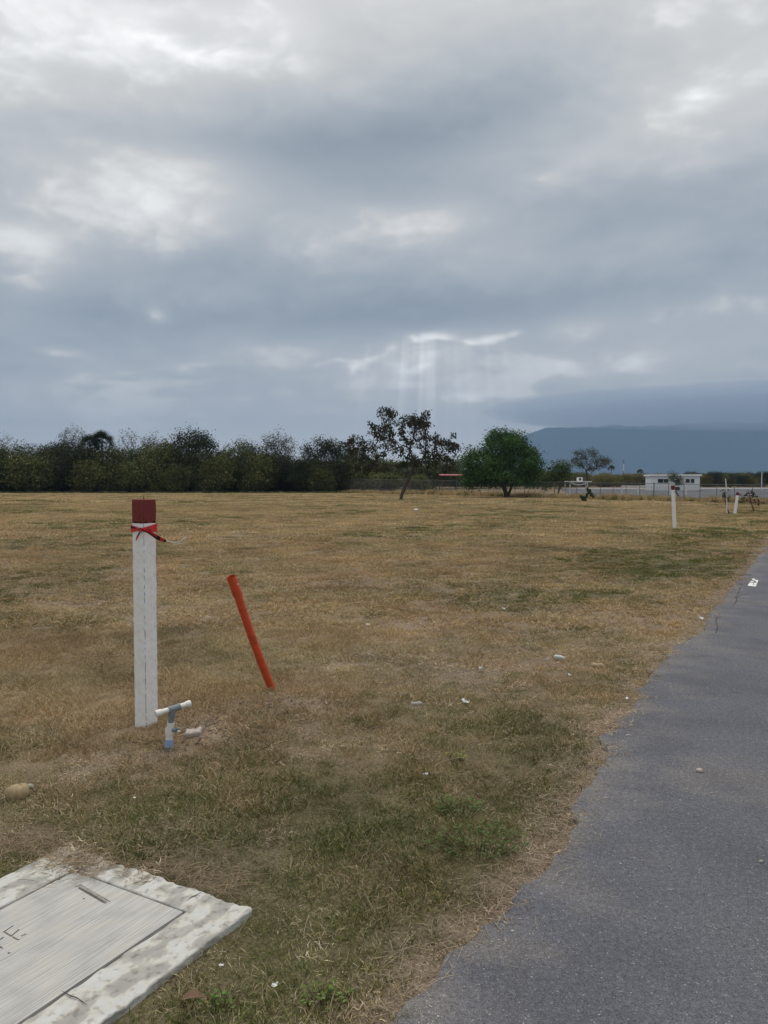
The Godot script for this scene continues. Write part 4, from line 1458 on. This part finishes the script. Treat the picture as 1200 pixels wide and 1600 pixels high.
func make_pipes() -> void:
	# leaning orange conduit with a wider socket at its upper end
	var b := gp(429, 1082)
	b.y = ground_y(b.x, b.z) - 0.04
	var d := -b.z
	var o := thing("orange_conduit", "leaning orange plastic conduit pipe stuck in the ground", "pipe", b)
	var top := at_depth(361, 901, d - 0.28) - b
	var axis := top.normalized()
	var l := top.length()
	var sides := 20
	var t := Tris.new()
	var pts := []
	var rad := []
	for k in 13:
		pts.append(axis * (l * 0.845) * (k / 12.0) + Vector3(-0.010, 0, 0.0) * sin(PI * k / 12.0))
		rad.append(0.0305)
	t.tube(pts, rad, sides)
	part("pipe", t, M.orange_pvc, o)
	t = Tris.new()
	t.tube([axis * l * 0.835, axis * l * 0.842, axis * l * 0.86, axis * l * 0.99, axis * l], [0.0312, 0.0345, 0.0350, 0.0350, 0.0342], sides, true, false)
	t.tube([axis * l, axis * (l - 0.006), axis * (l - 0.09)], [0.0342, 0.031, 0.031], sides, false, false)
	part("socket", t, M.orange_pvc, o)
	t = Tris.new()
	t.tube([axis * (l - 0.09), axis * (l - 0.088)], [0.0309, 0.0309], sides)
	part("socket_floor", t, M.orange_inside, o)
	t = Tris.new()
	t.tint = Color(1, 1, 1)
	t.soft_box(axis * (l * 0.93) + Vector3(0.030, 0.01, 0.012), Vector3(0.006, 0.012, 0.01), 0.002, 0.004, Basis.IDENTITY)
	part("paint_fleck", t, M.scrap_white, o)

	# water pipe riser with a tee on top
	b = gp(263, 1172)
	b.y = ground_y(b.x, b.z)
	d = -b.z
	var f := func(u: float, v: float, fwd := 0.0) -> Vector3:
		return at_depth(u, v, d - fwd) - b
	o = thing("pipe_riser", "short white and grey plastic pipe riser with a tee at the post foot", "pipe")
	o.position = b
	t = Tris.new()
	t.tube([Vector3(0.004, -0.05, 0), Vector3(0.002, 0.012, 0), f.call(264, 1166)], [0.0165, 0.0165, 0.0165], 16)
	part("pipe", t, M.pvc_grey, o)
	t = Tris.new()
	t.tube([f.call(264, 1167), f.call(264, 1165.5), f.call(264.3, 1157), f.call(264.5, 1155)], [0.021, 0.0255, 0.0265, 0.0235], 16)
	part("taped_coupling", t, M.pvc_blue, o)
	t = Tris.new()
	t.tube([f.call(264.5, 1156), f.call(265, 1147.5), f.call(265.2, 1146.5), f.call(265.5, 1140), f.call(265.8, 1138.5), f.call(266.5, 1137), f.call(267, 1130.5), f.call(267, 1129)], [0.0215, 0.0225, 0.0285, 0.030, 0.027, 0.0215, 0.0205, 0.0215], 18)
	part("valve_body", t, M.pvc_white, o)
	t = Tris.new()
	t.tube([f.call(270, 1141, 0.01), f.call(276, 1140, 0.015)], [0.014, 0.013], 12)
	t.soft_box(f.call(279, 1140, 0.017), Vector3(0.022, 0.024, 0.022), 0.004, 0.01, Basis(Vector3.BACK, 0.1))
	part("valve_stem", t, M.pvc_grey, o)
	t = Tris.new()
	t.soft_box(f.call(279.5, 1142.5, 0.03), Vector3(0.020, 0.008, 0.012), 0.003, 0.01, Basis(Vector3.BACK, 0.1))
	part("valve_handle", t, M.pvc_white, o)
	t = Tris.new()
	t.tube([f.call(267, 1130), f.call(268, 1119)], [0.0172, 0.0172], 16)
	part("neck_pipe", t, M.pvc_grey, o)
	t = Tris.new()
	t.tube([f.call(267.8, 1119.5), f.call(268.2, 1116.5), f.call(268.4, 1116), f.call(270, 1106)], [0.0215, 0.0215, 0.0195, 0.0195], 16)
	var tl: Vector3 = f.call(263, 1109.5, 0.012)
	var tr: Vector3 = f.call(281, 1104, -0.035)
	t.tube([tl, tl.lerp(tr, 0.12), tl.lerp(tr, 0.14), tl.lerp(tr, 0.86), tl.lerp(tr, 0.88), tr], [0.0225, 0.0225, 0.0205, 0.0205, 0.0225, 0.0225], 18)
	part("tee", t, M.pvc_grey, o)
	var e := (tr - tl).normalized()
	t = Tris.new()
	t.tube([tl - e * 0.062, tl - e * 0.03, tl + e * 0.004], [0.0168, 0.0168, 0.0168], 16)
	part("stub", t, M.pvc_white, o)
	t = Tris.new()
	t.tube([tl - e * 0.082, tl - e * 0.080, tl - e * 0.045, tl - e * 0.043], [0.019, 0.0215, 0.0215, 0.018], 16)
	part("end_cap", t, M.pvc_white, o)
	t = Tris.new()
	t.tube([tr - e * 0.004, tr + e * 0.05], [0.0168, 0.0168], 16)
	part("stub", t, M.pvc_white, o)
	t = Tris.new()
	t.tube([tr + e * 0.040, tr + e * 0.042, tr + e * 0.068, tr + e * 0.071], [0.018, 0.0215, 0.0215, 0.018], 16)
	part("end_cap", t, M.pvc_white, o)

func make_slab() -> void:
	# concrete hand hole: a painted frame cast round a broom-finished lid; local x runs away from the road, local z along it
	var o := thing("concrete_handhole", "broom-finished concrete lid in a flaking white painted frame set in the grass", "access cover", road_point(-1.85, 2.25, 0.0), -ROAD_TURN)
	# local axes: x towards the road, z towards the viewer along the road
	var nz := noise(301, 14.0, 4)
	var H := 0.026
	var wid := 1.05
	var deep := 1.6
	var fw := 0.205
	var fb := 0.135
	for q in [[Vector3(-fw / 2, 0, deep / 2), Vector3(fw, H + 0.1, deep)], [Vector3(-fw - (wid - 2 * fw) / 2, 0, fb / 2), Vector3(wid - 2 * fw, H + 0.1, fb)], [Vector3(-wid + fw / 2, 0, deep / 2), Vector3(fw, H + 0.1, deep)]]:
		var t := Tris.new()
		t.soft_box(q[0] + Vector3(0, (H + 0.1) / 2 - 0.1, 0), q[1], 0.008, 0.02, Basis.IDENTITY, nz, 0.006)
		# broken outer corner edges
		for i in t.v.size():
			var p := t.v[i]
			if p.x > -0.06 or p.z < 0.05:
				var k := 0.35 * nz.get_noise_2d(p.x * 1.4 + 9.0, p.z * 1.4) + 0.5 * nz.get_noise_2d(p.x * 0.22 + 3.0, p.z * 0.22)
				p.y -= maxf(0.0, k) * 0.02 * clampf((0.06 - minf(-p.x, p.z)) / 0.06, 0, 1)
				if p.x > -0.06:
					p.x += 0.012 * k
				if p.z < 0.05:
					p.z += 0.022 * k
			t.v[i] = p
		part("frame", t, M.flaked_paint, o)
	var inv := o.global_transform.affine_inverse()
	for q in [[[292, 1407], [300, 1401], [308, 1398], [318, 1391]], [[96, 1548], [110, 1556], [120, 1559], [137, 1571]], [[342, 1412], [352, 1404], [357, 1396]]]:
		var ct := Tris.new()
		var lastp := []
		for k in q.size():
			var cp: Vector3 = inv * gp(q[k][0], q[k][1], H + 0.004)
			cp.y = H + 0.0045
			var cw := Vector3(0.0022, 0, 0.0022) if k > 0 and k < q.size() - 1 else Vector3(0.0006, 0, 0.0006)
			if lastp.size():
				ct.quad(lastp[0], lastp[1], cp + cw, cp - cw, Vector3.UP)
			lastp = [cp - cw, cp + cw]
		part("crack", ct, M.crack_dirt, o)
	var lid := CSGCombiner3D.new()
	lid.name = "lid"
	o.add_child(lid)
	var lw := wid - 2 * fw - 0.026
	var ld := deep - fb - 0.01
	var c := Vector3(-wid / 2, H - 0.048, fb + 0.008 + ld / 2)
	lid.position = c
	csg(lid, Vector3.ZERO, Vector3(lw, 0.09, ld), 0.0, false)
	# letters drawn into the wet concrete, as strokes from pixel to pixel
	var face := H - 0.003
	for q in [[[6, 1456], [27, 1468]], [[6, 1456], [21, 1446]], [[18, 1462], [30, 1452]], [[27, 1468], [31, 1468]], [[33, 1463], [41, 1459]], [[-9, 1474], [4, 1482]], [[-4, 1471], [6, 1464]], [[-9, 1474], [-18, 1480]]]:
		var p0: Vector3 = inv * gp(q[0][0], q[0][1], face)
		var p1: Vector3 = inv * gp(q[1][0], q[1][1], face)
		var mid := (p0 + p1) / 2 - c
		csg(lid, Vector3(mid.x, 0.045, mid.z), Vector3((p1 - p0).length(), 0.012, 0.007), -atan2(p1.z - p0.z, p1.x - p0.x), true)
	# recess of the lifting bar
	var h0: Vector3 = inv * gp(122, 1384, face)
	var h1: Vector3 = inv * gp(167, 1410, face)
	var hm := (h0 + h1) / 2 - c
	csg(lid, Vector3(hm.x, 0.05, hm.z), Vector3((h1 - h0).length() * 1.05, 0.018, 0.026), -atan2(h1.z - h0.z, h1.x - h0.x), true)
	for q in [[92, 1374], [131, 1404], [14, 1489], [50, 1385], [27, 1395]]:
		var p: Vector3 = inv * gp(q[0], q[1], face) - c
		csg(lid, Vector3(p.x, 0.045, p.z), Vector3(0.009, 0.014, 0.008), 0.5, true)
	var t := Tris.new()
	var up := Vector3(0, 0.001, 0)
	t.tube([h0.lerp(h1, 0.02) - Vector3(0, 0.02, 0), h0.lerp(h1, 0.06) - Vector3(0, 0.001, 0), h0.lerp(h1, 0.14) + up, h0.lerp(h1, 0.5) + up * 3, h0.lerp(h1, 0.88) + up, h0.lerp(h1, 0.96) - Vector3(0, 0.002, 0), h0.lerp(h1, 0.98) - Vector3(0, 0.02, 0)], [0.006, 0.006, 0.006, 0.006, 0.006, 0.006, 0.006], 8)
	part("lifting_bar", t, M.stone_grey, o)

func csg(parent: Node, at: Vector3, size: Vector3, turn: float, cut: bool) -> void:
	var b := CSGBox3D.new()
	b.name = "cut" if cut else "body"
	b.size = size
	b.position = at
	b.rotation.y = turn
	b.material = M.broomed
	if cut:
		b.operation = CSGShape3D.OPERATION_SUBTRACTION
	parent.add_child(b, true)

func stone(called: String, u: float, v: float, size: Vector3, m: Material, label: String, seed_: int, turn := 0.0, on_road := false, category := "stone") -> void:
	var p := gp(u, v)
	p.y = 0.014 if on_road else ground_y(p.x, p.z)
	var t := Tris.new()
	var nz := noise(seed_, 1.1 / maxf(size.x, 0.01), 2)
	t.soft_box(Vector3(0, size.y * 0.30, 0), size, minf(size.x, minf(size.y, size.z)) * (0.12 if called == "concrete_lump" else 0.47), size.x / 10.0, Basis(Vector3(1, 0, 0.6).normalized(), 0.22) if called == "concrete_lump" else Basis.IDENTITY, nz, size.x * (0.30 if called == "concrete_lump" else 0.18))
	single(called, t, m, label, category, p, turn)

func scrap(u: float, v: float, size: float, m: Material, label: String, seed_: int, lift := 0.022) -> void:
	size *= 0.75
	# a crumpled piece of film: a few folded facets
	var p := gp(u, v, 0.03)
	p.y = ground_y(p.x, p.z) + lift
	var r := RandomNumberGenerator.new()
	r.seed = seed_
	var t := Tris.new()
	var g := []
	for j in 4:
		var row := []
		for i in 5:
			row.append(Vector3((i - 2.0) * size * 0.25 + r.randfn(0, size * 0.05), absf(r.randfn(0, size * 0.22)), (j - 1.5) * size * 0.22 + r.randfn(0, size * 0.05)))
		g.append(row)
	for j in 3:
		for i in 4:
			t.flat(g[j][i], g[j][i + 1], g[j + 1][i + 1], Vector3.UP)
			t.flat(g[j][i], g[j + 1][i + 1], g[j + 1][i], Vector3.UP)
	single("plastic_scrap", t, m, label, "litter", p, r.randf() * TAU)

func make_small() -> void:
	stone("field_stone", 27, 1241, Vector3(0.125, 0.10, 0.10), M.stone_tan, "rounded tan stone half sunk in grass behind the concrete lid", 401)
	stone("pebble", 47, 1227, Vector3(0.035, 0.025, 0.03), M.stone_grey, "small grey pebble next to the rounded tan stone", 402)
	stone("concrete_lump", 303, 1153, Vector3(0.085, 0.04, 0.065), M.stone_white, "pale broken concrete lump on bare earth beside the pipe riser", 403, 0.2)
	stone("flat_stone", 651, 1102, Vector3(0.085, 0.03, 0.05), M.stone_grey, "flat grey stone lying in the grass", 404, 0.2)
	stone("tan_stone", 935, 1041, Vector3(0.115, 0.06, 0.07), M.stone_tan, "small yellowish stone in the grass near the asphalt edge", 405, -0.2)
	stone("pebble", 1093, 1210, Vector3(0.032, 0.024, 0.028), M.stone_white, "single pale pebble lying on the asphalt", 406, 0.5, true)
	stone("pebble", 1189, 1352, Vector3(0.022, 0.012, 0.016), M.stone_grey, "tiny flat grey pebble on the asphalt", 407, 0.5, true)
	scrap(728, 1095, 0.07, M.scrap_white, "crumpled bright white scrap in the grass", 501)
	scrap(752, 1042, 0.075, M.scrap_pale, "pale crumpled plastic on the brown thatch patch", 502)
	scrap(788, 948, 0.07, M.scrap_white, "small white scrap lying on the greener grass band", 503)
	scrap(575, 972, 0.06, M.scrap_white, "small white scrap in the tan grass past the orange conduit", 504)
	scrap(980, 1086, 0.05, M.scrap_white, "small bluish white scrap at the asphalt edge", 505)
	scrap(1097, 964, 0.08, M.scrap_white, "white scrap by the asphalt edge near the cracks", 506)
	scrap(429, 1528, 0.028, M.scrap_white, "tiny twisted white scrap in the grass beside the concrete frame", 507)
	scrap(346, 1502, 0.020, M.scrap_white, "tiny white fleck in the grass touching the concrete frame", 508)
	scrap(210, 1244, 0.022, M.scrap_white, "tiny white fleck in the grass behind the concrete frame", 509)
	scrap(665, 1204, 0.035, M.scrap_pale, "small pale scrap in mid grass below the flat grey stone", 510)
	scrap(890, 1050, 0.05, M.scrap_pale, "thin pale scrap next to the pale bottle", 511, 0.015)
	scrap(650, 797, 0.35, M.scrap_white, "far white scrap in the field near the leaning open tree", 512)
	scrap(91, 768, 0.7, M.scrap_white, "white plastic bag at the foot of the scrub wood", 513)
	# pale plastic bottle
	var p := gp(874, 1031)
	p.y = ground_y(p.x, p.z) + 0.035
	var t := Tris.new()
	t.tube([Vector3(-0.045, 0, 0), Vector3(-0.042, 0, 0), Vector3(0.02, 0, 0), Vector3(0.033, 0, 0), Vector3(0.038, 0, 0)], [0.014, 0.019, 0.019, 0.010, 0.008], 12)
	var o := thing("plastic_bottle", "small pale plastic bottle lying on the brown thatch patch", "bottle", p, -0.6)
	part("body", t, M.scrap_pale, o)
	t = Tris.new()
	t.tube([Vector3(0.036, 0, 0), Vector3(0.048, 0, 0)], [0.0095, 0.0095], 10)
	part("cap", t, M.scrap_white, o)
	# dry curled leaf
	p = gp(302, 1561, 0.03)
	p.y = ground_y(p.x, p.z) + 0.045
	t = Tris.new()
	var rows := []
	for i in 7:
		var f := i / 6.0
		var w := 0.021 * sin(PI * clampf(f * 0.92 + 0.06, 0, 1))
		rows.append([Vector3(-0.035 + 0.07 * f, 0.008 * sin(f * PI) + w * 0.35, -w), Vector3(-0.035 + 0.07 * f, 0.008 * sin(f * PI), 0), Vector3(-0.035 + 0.07 * f, 0.008 * sin(f * PI) + w * 0.35, w)])
	for i in 6:
		for k in 2:
			t.quad(rows[i][k], rows[i + 1][k], rows[i + 1][k + 1], rows[i][k + 1], Vector3.UP)
	single("dead_leaf", t, M.dead_leaf, "curled brown dead leaf on the grass beside the concrete frame", "leaf", p, 0.2)
	# earth mound before the wood
	p = gp(275, 767.5)
	t = Tris.new()
	var mn := noise(601, 0.6, 4)
	var prev := []
	for j in 13:
		var row := []
		for i in 33:
			var a := TAU * i / 32.0
			var f := j / 12.0
			var x := cos(a) * f * 3.0
			var z := sin(a) * f * 2.0
			row.append(Vector3(x, 1.0 * pow(cos(f * PI / 2), 1.5) * (1.0 + 0.35 * mn.get_noise_2d(x, z)) - 0.05, z))
		if j > 0:
			for i in 32:
				t.tint = Color(0.085, 0.078, 0.045) * (1.0 + 0.5 * mn.get_noise_2d(row[i].x * 4, row[i].z * 4))
				t.flat(prev[i], row[i], row[i + 1], Vector3.UP)
				if j > 1:
					t.flat(prev[i], row[i + 1], prev[i + 1], Vector3.UP)
		prev = row
	single("earth_mound", t, M.soil, "low grassy earth mound before the scrub wood", "mound", p)
	# broad-leaved weeds
	weed(gp(717, 1262), 70, 0.11, Color(0.075, 0.125, 0.035), "bright green low weed patch in the grass, smaller of two", 611)
	weed(gp(748, 1316), 130, 0.17, Color(0.070, 0.120, 0.035), "wide bright green weed patch near the asphalt edge", 612)
	weed(gp(714, 1190), 20, 0.04, Color(0.22, 0.24, 0.05), "tiny yellow-green weed rosette in the grass", 613)
	weed(gp(337, 1575), 14, 0.035, Color(0.10, 0.17, 0.04), "tiny green weed beside the curled brown leaf", 614)
	weed(gp(510, 1560), 40, 0.06, Color(0.11, 0.15, 0.04), "low yellowish weed at the grass near the asphalt corner", 615)
	weed(gp(378, 898), 60, 0.20, Color(0.060, 0.095, 0.030), "dark green weed patch behind the orange conduit", 616)
	# saplings, a prickly pear and a stake
	sapling_pair()
	prickly_pear()

func weed(p: Vector3, count: int, radius: float, c: Color, label: String, seed_: int) -> void:
	p.y = ground_y(p.x, p.z)
	var r := RandomNumberGenerator.new()
	r.seed = seed_
	var t := Tris.new()
	var stems := Tris.new()
	stems.tint = Color(0.10, 0.11, 0.04)
	for i in count * 2:
		var a := r.randf() * TAU
		var q := sqrt(r.randf()) * radius
		var b := Vector3(cos(a) * q * 1.4, r.randf_range(0.02, 0.05), sin(a) * q)
		stems.tube([Vector3(b.x * 0.7, 0, b.z * 0.7), b], [0.0012, 0.0008], 3)
		var d := Vector3(cos(a + r.randf_range(-1, 1)), r.randf_range(-0.1, 0.7), sin(a + r.randf_range(-1, 1))).normalized()
		var w := d.cross(Vector3.UP).normalized()
		var l := r.randf_range(0.010, 0.022)
		t.tint = c * r.randf_range(0.75, 1.3)
		var nn := w.cross(d).normalized()
		t.tri(b, b + d * l * 0.5 + w * l * 0.32, b + d * l, nn, nn, nn)
		t.tri(b, b + d * l, b + d * l * 0.5 - w * l * 0.32, nn, nn, nn)
	var o := thing("weed", label, "weed", p)
	part("stem", stems, M.leaf, o)
	part("foliage", t, M.leaf, o)

func sapling_pair() -> void:
	var r := RandomNumberGenerator.new()
	r.seed = 707
	var b := gp(1140, 803)
	var d := -b.z
	b.y = ground_y(b.x, b.z)
	ref_base = b
	ref_depth = d
	var o := thing("sapling", "curved sapling with a few green leaves tied near a pale stake", "sapling", b)
	var t := Tris.new()
	t.tube([Vector3(0, -0.05, 0), rel(1136, 794), rel(1133, 783), rel(1132.5, 775), rel(1133, 766)], [0.035, 0.030, 0.026, 0.020, 0.012], 6)
	t.tube([rel(1133, 778), rel(1129, 774)], [0.012, 0.006], 4)
	part("trunk", t, M.sapling_bark, o)
	var g := {"pos": [rel(1133, 766), rel(1133.5, 771), rel(1129, 773), rel(1134, 775), rel(1137, 777)], "tips": [0, 1, 2, 3, 4]}
	part("crown", leaves(g, 16, 0.10, 0.12, [Color(0.05, 0.065, 0.035), Color(0.06, 0.07, 0.04)], 0.4, r), M.leaf, o)
	t = Tris.new()
	t.tube([rel(1134.5, 802, 0.1) * Vector3(1, 0, 1) + Vector3(0, -0.05, 0), rel(1133.8, 765, 0.1), rel(1132.3, 748, 0.1)], [0.03, 0.027, 0.022], 6)
	single("stake", t, M.metal_white, "pale straight stake behind the curved sapling", "stake", b)
	b = gp(1178.5, 799)
	d = -b.z
	b.y = ground_y(b.x, b.z)
	ref_base = b
	ref_depth = d
	o = thing("reddish_sapling", "short reddish sapling with withered brown leaves near the yard fence", "sapling", b)
	t = Tris.new()
	t.tube([Vector3(0, -0.05, 0), rel(1176, 792), rel(1173, 784), rel(1171.5, 776), rel(1170, 768)], [0.040, 0.034, 0.026, 0.018, 0.008], 6)
	for q in [[1164, 781], [1180, 780], [1183, 784], [1176, 774], [1166, 773], [1187, 782], [1159, 777]]:
		t.tube([rel(1173.5, 786), rel((q[0] + 1172) / 2.0, q[1] + 1.5), rel(q[0], q[1])], [0.014, 0.009, 0.005], 4)
	part("trunk", t, M.sapling_bark, o)
	g = {"pos": [], "tips": []}
	for q in [[1164, 781], [1180, 780], [1183, 784], [1176, 774], [1166, 773], [1187, 782], [1159, 777], [1170, 769], [1172, 772], [1174, 766]]:
		g.tips.append(g.pos.size())
		g.pos.append(rel(q[0], q[1]))
	part("crown", leaves(g, 11, 0.09, 0.13, [Color(0.075, 0.045, 0.034), Color(0.06, 0.045, 0.032), Color(0.05, 0.05, 0.03)], 0.4, r), M.leaf, o)

func prickly_pear() -> void:
	var b := gp(916, 784)
	var d := -b.z
	b.y = ground_y(b.x, b.z)
	var o := thing("prickly_pear", "dark green prickly pear cactus growing at the fence", "cactus", b)
	var f := func(u: float, v: float, back := 0.0) -> Vector3:
		return at_depth(u, v, d + back) - b
	for q in [[912, 779, 4.2, 4.5, 0.0, 0], [917, 774, 3.0, 4.5, 0.1, 0.1], [921, 768, 3.2, 4.5, 0.2, -0.1], [918, 765, 2.6, 4.0, -0.2, 0.1], [924, 773, 2.6, 3.6, 0.5, 0.0], [927, 776, 2.4, 3.0, 0.9, 0.1], [908, 776, 2.4, 3.2, -0.6, -0.1], [915, 784, 3.0, 3.5, 0.2, 0.0]]:
		var t := Tris.new()
		var px := d / FOCAL
		var c: Vector3 = f.call(q[0], q[1], q[5])
		var bs := Basis(Vector3.UP, q[5] * 6.0) * Basis(Vector3.BACK, -q[4])
		var prev := []
		for j in 7:
			var row := []
			var a := PI * j / 6.0 - PI / 2
			for i in 13:
				var e := TAU * i / 12.0
				row.append(c + bs * Vector3(cos(a) * cos(e) * q[2] * px, sin(a) * q[3] * px, cos(a) * sin(e) * 0.05))
			if j > 0:
				for i in 12:
					t.flat(prev[i], row[i], row[i + 1], (prev[i] + row[i + 1]) / 2 - c)
					t.flat(prev[i], row[i + 1], prev[i + 1], (prev[i] + row[i + 1]) / 2 - c)
			prev = row
		part("pad", t, M.cactus, o)

# ------------------------------------------------------------------ everything
func _ready() -> void:
	# camera
	var cam := Camera3D.new()
	cam.name = "camera"
	cam.fov = rad_to_deg(2.0 * atan(800.0 / FOCAL))
	cam.near = 0.05
	cam.far = 30000.0
	cam.position = Vector3(0, EYE, 0)
	cam.rotation.x = -PITCH
	add_child(cam)
	cam.current = true
	# sky, air and exposure
	var env := Environment.new()
	env.background_mode = Environment.BG_SKY
	env.sky = Sky.new()
	env.sky.sky_material = make_sky()
	env.background_energy_multiplier = 1.0
	env.tonemap_mode = Environment.TONE_MAPPER_LINEAR
	env.tonemap_exposure = 1.0
	env.sdfgi_enabled = true
	env.ssao_enabled = true
	env.ssil_enabled = true
	env.fog_enabled = true
	env.fog_density = 0.00014
	env.fog_light_color = Color(0.68, 0.83, 1.0)
	env.volumetric_fog_enabled = true
	env.volumetric_fog_density = 0.0
	var we := WorldEnvironment.new()
	we.name = "environment"
	we.environment = env
	add_child(we)
	# the veiled sun, high ahead behind the cloud
	var sun := DirectionalLight3D.new()
	sun.name = "sun"
	sun.light_energy = 0.46
	sun.light_color = Color(1.0, 0.97, 0.92)
	sun.light_angular_distance = 60.0
	sun.shadow_enabled = true
	add_child(sun)
	var az := deg_to_rad(2.0)
	var el := deg_to_rad(66.0)
	sun.look_at_from_position(Vector3(sin(az) * cos(el), sin(el), -cos(az) * cos(el)), Vector3.ZERO, Vector3.UP)

	rng.seed = 4711
	n_lump = noise(1, 0.9, 4)
	n_patch = noise(2, 0.10, 4)
	n_patch2 = noise(3, 0.45, 5)
	n_edge = noise(4, 0.9, 4)
	n_fine = noise(6, 60.0, 3)
	# patches seen in the field: pixel, half sizes in pixels across and down, extra green, extra bare
	for q in [[830, 1000, 150, 45, -0.3, 0.65], [900, 960, 80, 22, -0.2, 0.35], [700, 1040, 90, 22, -0.1, 0.3], [700, 935, 200, 22, 0.35, -0.2], [960, 880, 110, 14, 0.30, -0.2], [470, 1130, 90, 40, -0.25, 0.75], [330, 1140, 70, 40, -0.3, 0.75], [160, 1190, 70, 25, -0.3, 0.8], [250, 1180, 50, 22, -0.2, 0.5], [600, 1260, 240, 60, 0.25, -0.15],
		[900, 930, 120, 14, 0.25, -0.1], [560, 1050, 120, 25, 0.15, 0.0], [370, 897, 60, 6, 0.4, -0.1], [420, 836, 60, 5, -0.2, 0.5], [30, 1010, 60, 14, 0.25, -0.1], [250, 930, 250, 60, -0.25, 0.0], [560, 1180, 110, 30, -0.1, 0.3], [380, 1080, 60, 14, 0.2, 0.0], [80, 1300, 120, 14, -0.3, 0.6], [1090, 800, 60, 5, 0.2, -0.1], [420, 1450, 90, 80, 0.2, -0.1]]:
		var p := gp(q[0], q[1])
		var sx: float = q[2] * -p.z / FOCAL
		var sz: float = absf(gp(q[0], q[1] - q[3]).z - p.z)
		spots.append([p.x, p.z, sx, sz * 0.9, q[4], q[5]])
	make_materials()
	print("setting ", Time.get_ticks_msec())
	make_ground()
	make_road()
	make_mountain()
	print("ground ", Time.get_ticks_msec())
	make_grass()
	print("grass ", Time.get_ticks_msec())
	make_wood_line()
	make_single_trees()
	print("trees ", Time.get_ticks_msec())
	make_fence()
	make_beyond()
	print("fence ", Time.get_ticks_msec())
	make_posts()
	make_pipes()
	make_slab()
	make_small()
	print("done ", Time.get_ticks_msec())
